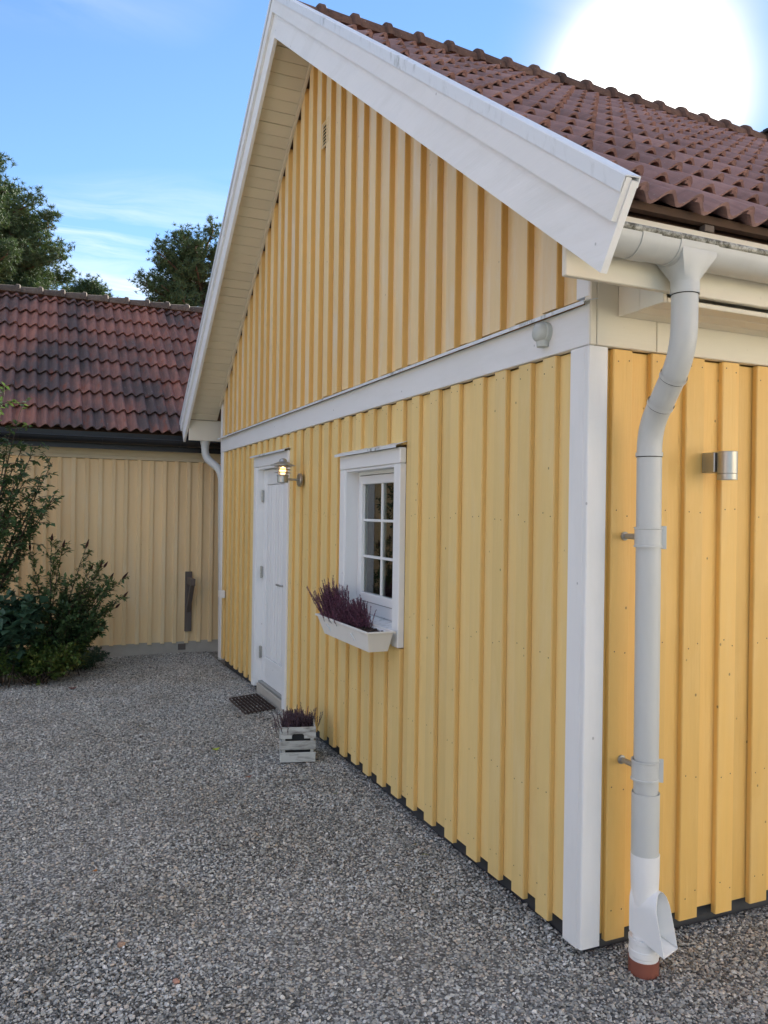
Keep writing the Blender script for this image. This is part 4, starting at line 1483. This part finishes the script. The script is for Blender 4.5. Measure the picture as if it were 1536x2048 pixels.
for i, x in enumerate(xc):
    if x < SXV - 0.03:
        w_ = random.uniform(0.044, 0.05)
        jit(vplank(x - w_ / 2, x + w_ / 2, SY + 0.018, SY - 0.006, SZ0 - random.uniform(-0.004, 0.008), 2.233, 0.003, side=True).obj('batten', M['tan'], swm))
    if i and x < SXV:
        jit(vplank(xc[i - 1] + 0.012, x - 0.012, SY + 0.0345, SY + 0.019, SZ0 + 0.012 + random.uniform(-0.004, 0.004), 2.23, 0.002, side=True).obj('board', M['tan'], swm), 0.0008)
MB().cbox(SX0, SX1, SY - 0.014, SY + 0.03, 2.234, 2.275, 0.003).obj('frieze', M['tan_trim'], shed)
MB().box(SX0, SX1, SY - 0.006, SY + 0.03, 2.276, 2.42).obj('frieze', M['tan_trim'], shed)
SP2, EY, EZ = R(40), 6.99, 2.505
SLL = 3.12
shr = MB()
c2, s2 = math.cos(SP2), math.sin(SP2)
RY, RZ = EY + SLL * c2, EZ + SLL * s2
shr.prism([(EY + 0.06, EZ + 0.02), (RY, RZ - 0.03), (2 * RY - EY - 0.06, EZ + 0.02), (2 * RY - EY - 0.06, EZ - 0.06), (RY, RZ - 0.14), (EY + 0.06, EZ - 0.06)], SX0 - 0.2, SX1)
sroof = shr.obj('roof', M['brown_wood'], shed)
MB().box(SX0 - 0.2, SX1, EY + 0.035, EY + 0.058, 2.33, 2.52).obj('fascia', M['black_steel'], shed)
MB().box(SX0 - 0.2, SX1, EY + 0.036, SY - 0.007, 2.40, 2.415).obj('soffit', M['tan_trim'], shed)
sg_ = half_gutter(SX0 - 0.2, SX1, EY - 0.028, 2.445, 0.060, shed, M['black_steel'], 'gutter')
MB().tube([(SX0 - 0.2, EY - 0.086, 2.449), (SX1, EY - 0.086, 2.449)], 0.009, 8).obj('bead', M['black_steel'], sg_, smooth=R(60))
for x in (-2.9, -2.05, -1.2, -0.35):
    MB().tube([(x, EY - 0.028 + 0.064 * math.cos(a_), 2.445 + 0.064 * math.sin(a_)) for a_ in [math.pi + math.pi * i / 8 for i in range(9)]], 0.004, 5).obj('bracket', M['black_steel'], sg_)
tso, _ = tile_mesh('roof_tile', M['tile_old'])
tso_top, _ = tile_mesh('roof_tile', M['tile_old'], 0.16)
cnt = 0
for kx in range(25):
    for kr in range(9):
        s = TC * kr
        x = SXV - 0.05 - 0.236 * (kx + 1)
        B4 = slope_basis(x, EY + s * c2, EZ + s * s2 + random.uniform(-0.002, 0.004), SP2) @ Matrix.Rotation(random.uniform(-0.010, 0.010), 4, 'Z') @ Matrix.Rotation(random.uniform(-0.006, 0.006), 4, 'Y')
        inst('roof_tile', tso_top if kr == 8 else tso, sroof, B4)
rdo = ridge_mesh('ridge_tile', M['ridge_old'], 0.085, 0.31)
x = SXV - 0.05
while x > SX0:
    inst('ridge_tile', rdo, sroof, Matrix.Translation((x, RY, RZ + 0.035)) @ Matrix.Rotation(math.pi + random.uniform(-0.03, 0.03), 4, 'Z'))
    x -= 0.279
MB().prism([(RY, RZ + 0.05), (EY, EZ + 0.05), (EY, EZ + 0.03), (RY, RZ + 0.03)], SXV, SX1).obj('roof_slope', M['tile_old'], sroof)
bsl = MB().prism([(RY, RZ + 0.03), (2 * RY - EY, EZ + 0.03), (2 * RY - EY, EZ + 0.01), (RY, RZ + 0.01)], SX0 - 0.2, SX1)
bsl.obj('roof_slope', M['tile_old'], sroof)

# timber bracket on the shed wall
bk = thing('wooden_bracket', (-0.18, SY, 0.2))
tag(bk, 'dark weathered timber bracket with diagonal brace on the tan shed wall', 'bracket')
MB().cbox(-0.222, -0.142, SY - 0.030, SY - 0.002, 0.212, 0.925, 0.004).obj('upright', M['old_wood'], bk)
MB().cbox(-0.208, -0.158, SY - 0.33, SY - 0.031, 0.780, 0.862, 0.004).obj('arm', M['old_wood'], bk)
MB().prism([(SY - 0.031, 0.44), (SY - 0.031, 0.52), (SY - 0.235, 0.779), (SY - 0.295, 0.779)], -0.206, -0.160).obj('brace', M['old_wood'], bk)

# ------------------------------------------------------------------ added unseen house behind the viewer, bouncing warm sunlight back
NX0, NX1, NY = 2.0, 21.0, -8.6
nh = thing('added_cream_house', (NX0, NY, -0.09))
tag(nh, 'added cream house, unseen, bouncing warm sunlight onto the yellow side wall', 'house')
M['render'] = plain('cream render', (0.74, 0.67, 0.54), 0.85, 0, 0.08, 6, 0.2)
M['red_roof'] = plain('red roof', (0.26, 0.09, 0.06), 0.8, 0, 0.2, 8, 0.3)
MB().box(NX0, NX1, NY - 7.0, NY, -0.1, 5.4).obj('wall', M['render'], nh)
MB().prism([(NY + 0.4, 5.2), (NY - 3.5, 8.4), (NY - 7.4, 5.2), (NY - 7.4, 5.4), (NY - 3.5, 8.65), (NY + 0.4, 5.4)], NX0 - 0.4, NX1 + 0.4).obj('roof', M['red_roof'], nh)
for zz in (0.9, 3.3):
    for xx in (4.0, 7.0, 10.0, 13.0, 16.0, 19.0):
        if zz < 1 and xx == 10.0:
            continue
        Bw = Matrix.Translation((xx, NY + 0.04, zz)) @ Matrix.Rotation(R(-90), 4, 'Z')
        wo = link(bpy.data.objects.new('window', rect_frame(MB(), 0, 0.06, -0.6, 0.6, 0.0, 1.3, 0.08).mesh('window', M['white'])), nh, Bw)
        link(bpy.data.objects.new('pane', MB().box(0.02, 0.03, -0.52, 0.52, 0.08, 1.22).mesh('pane', M['wall_dark'])), wo, Bw)
MB().cbox(9.5, 10.5, NY, NY + 0.06, 0.0, 2.1, 0.01).obj('door', M['white'], nh)

ob2 = thing('added_timber_outbuilding', (-11.0, -5.0, -0.09))  # unseen building, added to bounce sunlight onto the gable
tag(ob2, 'added grey timber outbuilding, unseen at the left, bouncing sunlight onto the gable', 'outbuilding')
M['grey_timber'] = plain('weathered grey timber', (0.25, 0.25, 0.235), 0.7, 0, 0.08, 6, 0.2)
MB().box(-16.0, -11.0, -13.0, 2.0, -0.1, 3.6).obj('wall', M['grey_timber'], ob2)
MB().prism([(-10.6, 3.5), (-13.5, 5.9), (-16.4, 3.5), (-16.4, 3.7), (-13.5, 6.15), (-10.6, 3.7)], -13.3, 2.3, 'y').obj('roof', M['red_roof'], ob2)
for yy in (-11.0, -8.0, -1.0):
    Bw = Matrix.Translation((-10.99, yy, 1.0)) @ Matrix.Rotation(R(180), 4, 'Z')
    wo = link(bpy.data.objects.new('window', rect_frame(MB(), -0.05, 0.02, -0.5, 0.5, 0.0, 1.1, 0.07).mesh('window', M['white'])), ob2, Bw)
    link(bpy.data.objects.new('pane', MB().box(-0.02, -0.01, -0.43, 0.43, 0.07, 1.03).mesh('pane', M['wall_dark'])), wo, Bw)
MB().cbox(-11.0, -10.95, -5.5, -3.0, 0.0, 2.4, 0.01).obj('door', M['white'], ob2)

# ------------------------------------------------------------------ pines behind the shed
def tuft_block(n_needles, L, w, rr):
    vs = []
    for i in range(n_needles):
        d = Vector((rr.gauss(0, 1), rr.gauss(0, 1), rr.gauss(0.55, 0.8))).normalized()
        s = d.cross(Vector((rr.gauss(0, 1), rr.gauss(0, 1), rr.gauss(0, 1)))).normalized() * w
        vs += [-s, s, d * L * rr.uniform(0.7, 1.1)]
    return np.array([tuple(v) for v in vs])


def pine(name, label, base, height, crown, seed, r0_=0.16, dens=1.0, limbs=1.0):
    """crown: list of (z, reach) giving the outline; limbs carry pads of needle tufts"""
    rr = random.Random(seed)
    o = thing(name, base)
    tag(o, label, 'tree', 'pines behind the shed')
    wood = MB()
    B = Vector(base)
    tp = [B + Vector((0.12 * math.sin(i * 0.9 + seed), 0.10 * math.cos(i * 0.7 + seed), height * i / 10)) for i in range(11)]
    wood.tube(tp, [r0_ * (1 - 0.085 * i) for i in range(11)], 10)
    blocks = [tuft_block(16, 0.095, 0.0075, rr) for _ in range(12)]
    allv = []

    def reach(z):
        for (za, ra), (zb, rb_) in zip(crown[:-1], crown[1:]):
            if za <= z <= zb:
                return ra + (rb_ - ra) * (z - za) / (zb - za)
        return 0.0

    def pad(c, rad, n):
        for _ in range(n):
            q = Vector((rr.gauss(0, 0.5), rr.gauss(0, 0.5), rr.gauss(0.06, 0.36)))
            if q.length > 0.85:
                q *= 0.85 * rr.random() / q.length
            p = c + Vector((q.x * rad, q.y * rad, q.z * rad))
            a = rr.uniform(0, 6.283)
            bl = blocks[rr.randrange(12)] * rr.uniform(0.8, 1.25)
            ca, sa = math.cos(a), math.sin(a)
            allv.append(bl @ np.array([[ca, sa, 0], [-sa, ca, 0], [0, 0, 1]]) + np.array(p))

    z = crown[0][0]
    while z < crown[-1][0]:
        R_ = reach(z)
        k = int(rr.randint(5, 7) * limbs) if R_ > 0.5 else 3
        a0 = rr.uniform(0, 6.28)
        for i in range(k):
            a = a0 + i * 6.283 / k + rr.gauss(0, 0.3)
            L = R_ * rr.uniform(0.68, 1.05)
            i0 = min(int(z / height * 10), 9)
            p0 = tp[i0].lerp(tp[i0 + 1], z / height * 10 - i0)
            hd_ = Vector((math.cos(a), math.sin(a), 0))
            pts = [p0 + hd_ * L * t_ + Vector((0, 0, L * (0.05 * t_ + 0.22 * t_ * t_) + 0.05 * math.sin(5 * t_ + a))) for t_ in (0, 0.25, 0.5, 0.75, 1.0)]
            wood.tube(pts, [0.045 * (0.4 + 0.25 * L) * (1 - 0.8 * t_) + 0.006 for t_ in (0, 0.25, 0.5, 0.75, 1.0)], 5, caps=False)
            m = max(4, int(L * 7.0))
            for j in range(m):
                t_ = 0.30 + 0.72 * (j + rr.random() * 0.6) / m
                t_ = min(t_, 1.0)
                a_ = min(int(t_ * 4), 3)
                c = pts[a_].lerp(pts[a_ + 1], t_ * 4 - a_)
                sd_ = Vector((-hd_.y, hd_.x, 0)) * rr.uniform(-0.5, 0.5) * L * 0.55 * (1.15 - t_)
                e = c + sd_ + Vector((0, 0, rr.uniform(0.0, 0.14)))
                wood.tube([c, c.lerp(e, 0.5) + Vector((0, 0, -0.02)), e], [0.012, 0.008, 0.004], 4, caps=False)
                pad(e, rr.uniform(0.24, 0.42), int(rr.randint(26, 40) * dens))
        z += rr.uniform(0.16, 0.27)
    wood.obj('trunk', M['pine_bark'], o, smooth=3.2, fix=False)
    v = np.concatenate(allv)
    me = bpy.data.meshes.new('crown')
    nv = len(v)
    me.vertices.add(nv)
    me.vertices.foreach_set('co', v.astype(np.float32).ravel())
    me.loops.add(nv)
    me.loops.foreach_set('vertex_index', np.arange(nv, dtype=np.int32))
    me.polygons.add(nv // 3)
    me.polygons.foreach_set('loop_start', np.arange(0, nv, 3, dtype=np.int32))
    me.polygons.foreach_set('loop_total', np.full(nv // 3, 3, dtype=np.int32))
    me.update(calc_edges=True)
    me.materials.append(M['needles'])
    tag(link(bpy.data.objects.new('crown', me), o), kind='stuff')
    print(name, nv // 3)


pine('pine_tree', 'dense green pine above the left end of the shed roof', (-4.3, 16.0, 0.0), 11.6, [(4.2, 2.8), (5.0, 3.1), (6.2, 3.15), (7.0, 2.6), (7.8, 2.0), (8.8, 1.5), (10.0, 1.0), (11.4, 0.3)], 5, 0.2, 1.0, 2.2)
pine('pine_tree', 'open crowned pine between the shed roof and the yellow gable', (1.75, 16.6, 0.0), 8.0, [(4.6, 0.9), (5.3, 1.4), (6.2, 1.4), (7.0, 1.45), (7.5, 1.25), (7.8, 0.8)], 9, 0.14, 0.62)
pine('pine_tree', 'low pine just topping the middle of the shed ridge', (-0.6, 19.0, 0.0), 7.15, [(4.2, 1.1), (5.4, 1.2), (6.4, 0.9), (7.1, 0.3)], 14, 0.11)


# ------------------------------------------------------------------ shrubs by the shed
def leaves_mesh(name, L, mat, parent):
    v = np.array([c for l in L for c in l], dtype=np.float32)
    nl = len(L)
    nv = nl * 4
    idx = np.arange(nl, dtype=np.int32)[:, None] * 4
    loops = (idx + np.array([[0, 1, 2, 0, 2, 3]], dtype=np.int32)).ravel()
    me = bpy.data.meshes.new(name)
    me.vertices.add(nv)
    me.vertices.foreach_set('co', v.ravel())
    me.loops.add(len(loops))
    me.loops.foreach_set('vertex_index', loops)
    me.polygons.add(nl * 2)
    me.polygons.foreach_set('loop_start', np.arange(0, nl * 6, 3, dtype=np.int32))
    me.polygons.foreach_set('loop_total', np.full(nl * 2, 3, dtype=np.int32))
    me.update(calc_edges=True)
    me.materials.append(mat)
    return tag(link(bpy.data.objects.new(name, me), parent), kind='stuff')


def leaf(p, d, L, w, rr, droop=0.3):
    d = (d + Vector((0, 0, -droop))).normalized()
    s = d.cross(Vector((rr.gauss(0, 0.35), rr.gauss(0, 0.35), 1))).normalized()
    up = s.cross(d)
    mid = p + d * L * 0.45
    return [tuple(p), tuple(mid + s * w + up * w * 0.35), tuple(p + d * L), tuple(mid - s * w + up * w * 0.35)]


def shrub(name, label, base, tips, leaf_len, leaf_w, mat, seed, twigs=8, per=9, rad=0.010, spikes=False, droop=0.3, bend=0.25, spread=0.16, start=0.25):
    rr = random.Random(seed)
    o = thing(name, base)
    tag(o, label, 'shrub')
    wood = MB()
    Ls = []
    for tip in tips:
        tip = Vector(tip)
        b = Vector(base) + Vector((rr.gauss(0, 0.07), rr.gauss(0, 0.07), 0))
        mid = b.lerp(tip, 0.5) + Vector((rr.gauss(0, 0.04), rr.gauss(0, 0.04), bend * (tip - b).length * 0.5))
        pts = [b * (1 - t_) ** 2 + mid * 2 * t_ * (1 - t_) + tip * t_ ** 2 for t_ in [i / 10 for i in range(11)]]
        wood.tube(pts, [rad * (1 - 0.085 * i) for i in range(11)], 5, caps=False)
        for j in range(twigs):
            t_ = start + (1 - start) * (j + rr.random()) / twigs
            a = min(int(t_ * 10), 9)
            p = pts[a].lerp(pts[a + 1], t_ * 10 - a)
            ax = (pts[a + 1] - pts[a]).normalized()
            dd = (ax * 0.6 + Vector((rr.gauss(0, 0.6), rr.gauss(0, 0.6), rr.gauss(0.1, 0.45)))).normalized()
            tl = spread * rr.uniform(0.5, 1.3) * (1.25 - 0.6 * t_)
            e = p + dd * tl
            wood.tube([p, p.lerp(e, 0.5) + Vector((0, 0, 0.01)), e], [rad * 0.3, rad * 0.22, rad * 0.12], 3, caps=False)
            for q in range(per):
                f = 0.15 + 0.85 * (q + rr.random() * 0.5) / per
                c = p.lerp(e, f)
                ld = (dd * 0.5 + Vector((rr.gauss(0, 0.7), rr.gauss(0, 0.7), rr.gauss(0.05, 0.4)))).normalized()
                k_ = rr.uniform(0.65, 1.2)
                Ls.append(leaf(c, ld, leaf_len * k_, leaf_w * k_, rr, droop))
        # leaves right along the leading shoot
        for q in range(10):
            f = 0.55 + 0.42 * q / 10
            a = min(int(f * 10), 9)
            c = pts[a].lerp(pts[a + 1], f * 10 - a)
            ld = ((pts[a + 1] - pts[a]).normalized() + Vector((rr.gauss(0, 0.7), rr.gauss(0, 0.7), rr.gauss(0, 0.5)))).normalized()
            Ls.append(leaf(c, ld, leaf_len * rr.uniform(0.6, 1.0), leaf_w * rr.uniform(0.6, 1.0), rr, droop * 0.5))
        if spikes and rr.random() < 0.92:
            ax = (pts[10] - pts[9]).normalized()
            ax = (ax + Vector((0.15, 0, 0.5))).normalized()
            hL = rr.uniform(0.06, 0.10)
            sm = MB()
            sm.tube([tip - ax * 0.005, tip + ax * hL * 0.25, tip + ax * hL * 0.6, tip + ax * hL], [0.006, 0.013, 0.010, 0.002], 6)
            for q in range(26):
                f = rr.random()
                c = tip + ax * hL * f
                e_ = c + Vector((rr.gauss(0, 1), rr.gauss(0, 1), rr.gauss(0, 1))).normalized() * 0.016 * (1.1 - f) + ax * 0.006
                s_ = Vector((rr.gauss(0, 1), rr.gauss(0, 1), rr.gauss(0, 1))).normalized() * 0.004
                b0 = len(sm.v)
                sm.v += [tuple(c - s_), tuple(c + s_), tuple(e_)]
                sm.f.append((b0, b0 + 1, b0 + 2))
            sm.obj('flower_spike', M['spike'], o, fix=False)
    wood.obj('branches', M['bark'], o, smooth=3.2, fix=False)
    leaves_mesh('foliage', Ls, mat, o)
    return o


rs = random.Random(77)
tall_tips = [(-1.70, 6.3, 1.766), (-1.73, 6.1, 1.70), (-1.88, 6.2, 2.26), (-1.72, 6.3, 2.12), (-2.02, 6.2, 2.60), (-2.16, 6.2, 2.80), (-1.86, 6.0, 1.66), (-1.90, 6.1, 1.40), (-1.81, 6.3, 1.94), (-2.11, 6.3, 2.42), (-2.0, 6.0, 2.0), (-2.05, 6.1, 1.7), (-2.1, 5.9, 1.5), (-2.3, 6.1, 2.5), (-2.4, 6.0, 2.1), (-2.5, 6.2, 2.9), (-2.6, 6.0, 1.8), (-2.35, 6.4, 2.9), (-2.0, 6.3, 2.25), (-1.98, 6.1, 1.9)]
shrub('tall_shrub', 'tall leafy shrub reaching up to the shed gutter at the left', (-2.55, 6.25, -0.02), tall_tips, 0.066, 0.018, M['leaf_green'], 4, twigs=21, per=11, rad=0.016, droop=0.45, spread=0.20, start=0.22)
spk = [(-1.721, 6.07, 1.345), (-1.68, 6.22, 1.255), (-1.613, 6.13, 1.274), (-1.392, 6.25, 1.262), (-1.345, 6.26, 1.031), (-1.278, 5.98, 1.07), (-1.237, 5.96, 1.081), (-1.145, 6.37, 0.926), (-1.048, 6.08, 0.948), (-1.047, 6.07, 0.756), (-1.074, 6.45, 0.616), (-1.913, 6.19, 1.242)]
spk2 = [(rs.uniform(-1.95, -1.18), rs.uniform(5.85, 6.5), rs.uniform(0.35, 0.95)) for _ in range(44)]
fs_ = shrub('flowering_shrub', 'arching shrub with brown seed spikes in front of the tan shed wall', (-1.72, 6.25, -0.02), spk, 0.054, 0.012, M['leaf_olive'], 6, twigs=18, per=10, rad=0.009, spikes=True, droop=0.1, spread=0.15)
shrub('dense_shrub', 'dense dark green shrub below the arching seed spikes', (-1.68, 6.22, -0.02), spk2, 0.054, 0.015, M['leaf_green'], 8, twigs=15, per=11, rad=0.007, droop=0.2, spread=0.15)
bl = [(rs.uniform(-2.35, -1.78), rs.uniform(5.7, 6.1), rs.uniform(0.35, 0.85)) for _ in range(34)]
shrub('broadleaf_shrub', 'blue green shrub with broad leaves at the far left', (-2.2, 5.95, -0.02), bl, 0.105, 0.045, M['leaf_blue'], 10, twigs=8, per=6, rad=0.008, droop=0.35, spread=0.13)
lw = [(rs.uniform(-2.25, -1.42), rs.uniform(5.62, 6.3), rs.uniform(0.10, 0.36)) for _ in range(70)]
shrub('low_shrub', 'low yellow green shrub spilling onto the gravel at the left', (-1.85, 6.0, -0.02), lw, 0.046, 0.013, M['leaf_yellow'], 12, twigs=11, per=10, rad=0.006, droop=0.1, bend=0.5, spread=0.12)
gc = [(rs.uniform(-1.5, -1.12), rs.uniform(6.35, 7.05), rs.uniform(0.03, 0.12)) for _ in range(40)]
shrub('creeping_plant', 'dark creeping plant on the gravel edge at the shed plinth', (-1.42, 6.6, -0.04), gc, 0.030, 0.008, M['leaf_blue'], 13, twigs=9, per=8, rad=0.004, droop=0.0, bend=0.3, spread=0.07)


# ------------------------------------------------------------------ leaves and odd stones on the gravel
def fallen(label, x, y, size, col, rz):
    m = plain('fallen leaf', col, 0.7, 0, 0.25, 40, 0.2)
    mb = MB()
    n = 9
    for i in range(n):
        t_ = i / (n - 1)
        w_ = size * 0.42 * math.sin(math.pi * min(1, t_ * 1.05) ** 0.8) * (1 + 0.18 * math.sin(t_ * 21))
        zz = 0.010 + 0.18 * size * (t_ - 0.5) ** 2 * 4
        mb.v += [(size * (t_ - 0.5), -w_, zz + 0.10 * size), (size * (t_ - 0.5), 0, zz), (size * (t_ - 0.5), w_, zz + 0.12 * size)]
    for i in range(n - 1):
        for k in range(2):
            mb.f.append((i * 3 + k, i * 3 + k + 1, i * 3 + k + 4, i * 3 + k + 3))
    o = mb.obj('fallen_leaf', m, None, smooth=3.2, basis=Matrix.Translation((x, y, gz(x, y))) @ Matrix.Rotation(rz, 4, 'Z'), fix=False)
    tag(o, label, 'leaf', 'fallen leaves on the gravel')


fallen('yellow green fallen leaf on the gravel left of the crate', -0.711, 3.071, 0.055, (0.42, 0.50, 0.06), 0.3)
fallen('orange brown fallen leaf on the gravel at the left', -1.603, 1.432, 0.026, (0.42, 0.17, 0.04), 1.1)
fallen('pinkish brown fallen leaf on the gravel below the crate', -0.642, 2.437, 0.040, (0.30, 0.15, 0.10), 0.2)
fallen('dull red fallen leaf on the gravel by the shrubs', -1.535, 5.456, 0.07, (0.16, 0.05, 0.04), 0.1)


def pebble(label, x, y, r_, col, seed):
    rr = np.random.default_rng(seed)
    bm = bmesh.new()
    bmesh.ops.create_icosphere(bm, subdivisions=2, radius=1.0)
    ph = rr.uniform(0, 6, 3)
    for v in bm.verts:
        k_ = 1 + 0.14 * math.sin(3 * v.co.x + ph[0]) + 0.12 * math.sin(3.3 * v.co.y + ph[1]) + 0.1 * math.sin(2.7 * v.co.z + ph[2])
        v.co = Vector((v.co.x * 1.25, v.co.y, v.co.z * 0.7)) * k_ * r_
    me = bpy.data.meshes.new('pebble')
    bm.to_mesh(me)
    bm.free()
    me.materials.append(plain('pebble', col, 0.7, 0, 0.2, 90, 0.2))
    me.polygons.foreach_set('use_smooth', [True] * len(me.polygons))
    o = link(bpy.data.objects.new('pebble', me), None, Matrix.Translation((x, y, 0.008)) @ Matrix.Rotation(seed, 4, 'Z'))
    tag(o, label, 'stone', 'odd pebbles in the gravel')


pebble('large tan pebble in the gravel near the lower left', -1.553, 0.753, 0.013, (0.36, 0.24, 0.17), 3)
pebble('pinkish pebble in the gravel at the lower left, nearest the viewer', -1.401, 0.437, 0.011, (0.45, 0.24, 0.18), 5)

# ------------------------------------------------------------------ scraps of leaf and twig caught in the gravel
def litter():
    rr = random.Random(5)
    mb = MB()
    for i in range(60):
        y = rr.uniform(-0.4, 6.6)
        x = rr.uniform(-2.4, -0.05) if rr.random() < 0.6 else -abs(rr.gauss(0, 0.12)) - 0.01
        z = gz(x, y) + 0.009
        a = rr.uniform(0, 6.28)
        d = Vector((math.cos(a), math.sin(a), 0))
        n_ = Vector((-d.y, d.x, 0))
        p = Vector((x, y, z))
        if rr.random() < 0.45:
            L = rr.uniform(0.02, 0.06)
            mb.tube([p - d * L / 2, p + n_ * 0.004 + Vector((0, 0, 0.002)), p + d * L / 2], [0.0013, 0.0016, 0.0008], 4)
        else:
            L, w_ = rr.uniform(0.008, 0.018), rr.uniform(0.004, 0.008)
            t1, t2 = rr.uniform(0.001, 0.006), rr.uniform(0.001, 0.006)
            mb.add([p - d * L, p - n_ * w_ + Vector((0, 0, t1)), p + d * L, p + n_ * w_ + Vector((0, 0, t2))], [(0, 1, 2), (0, 2, 3)])
    m, k, b = new_mat('leaf scraps')
    r = k.n('ShaderNodeNewGeometry').outputs['Random Per Island']
    k.nt.links.new(k.ramp(r, [(0.0, (0.05, 0.035, 0.02)), (0.4, (0.16, 0.09, 0.04)), (0.7, (0.30, 0.20, 0.09)), (1.0, (0.22, 0.24, 0.06))]), b.inputs['Base Color'])
    b.inputs['Roughness'].default_value = 0.8
    o = mb.obj('leaf_litter', m, None, fix=False)
    tag(o, 'scattered scraps of dry leaf and twig on the gravel', 'litter', kind='stuff')


litter()
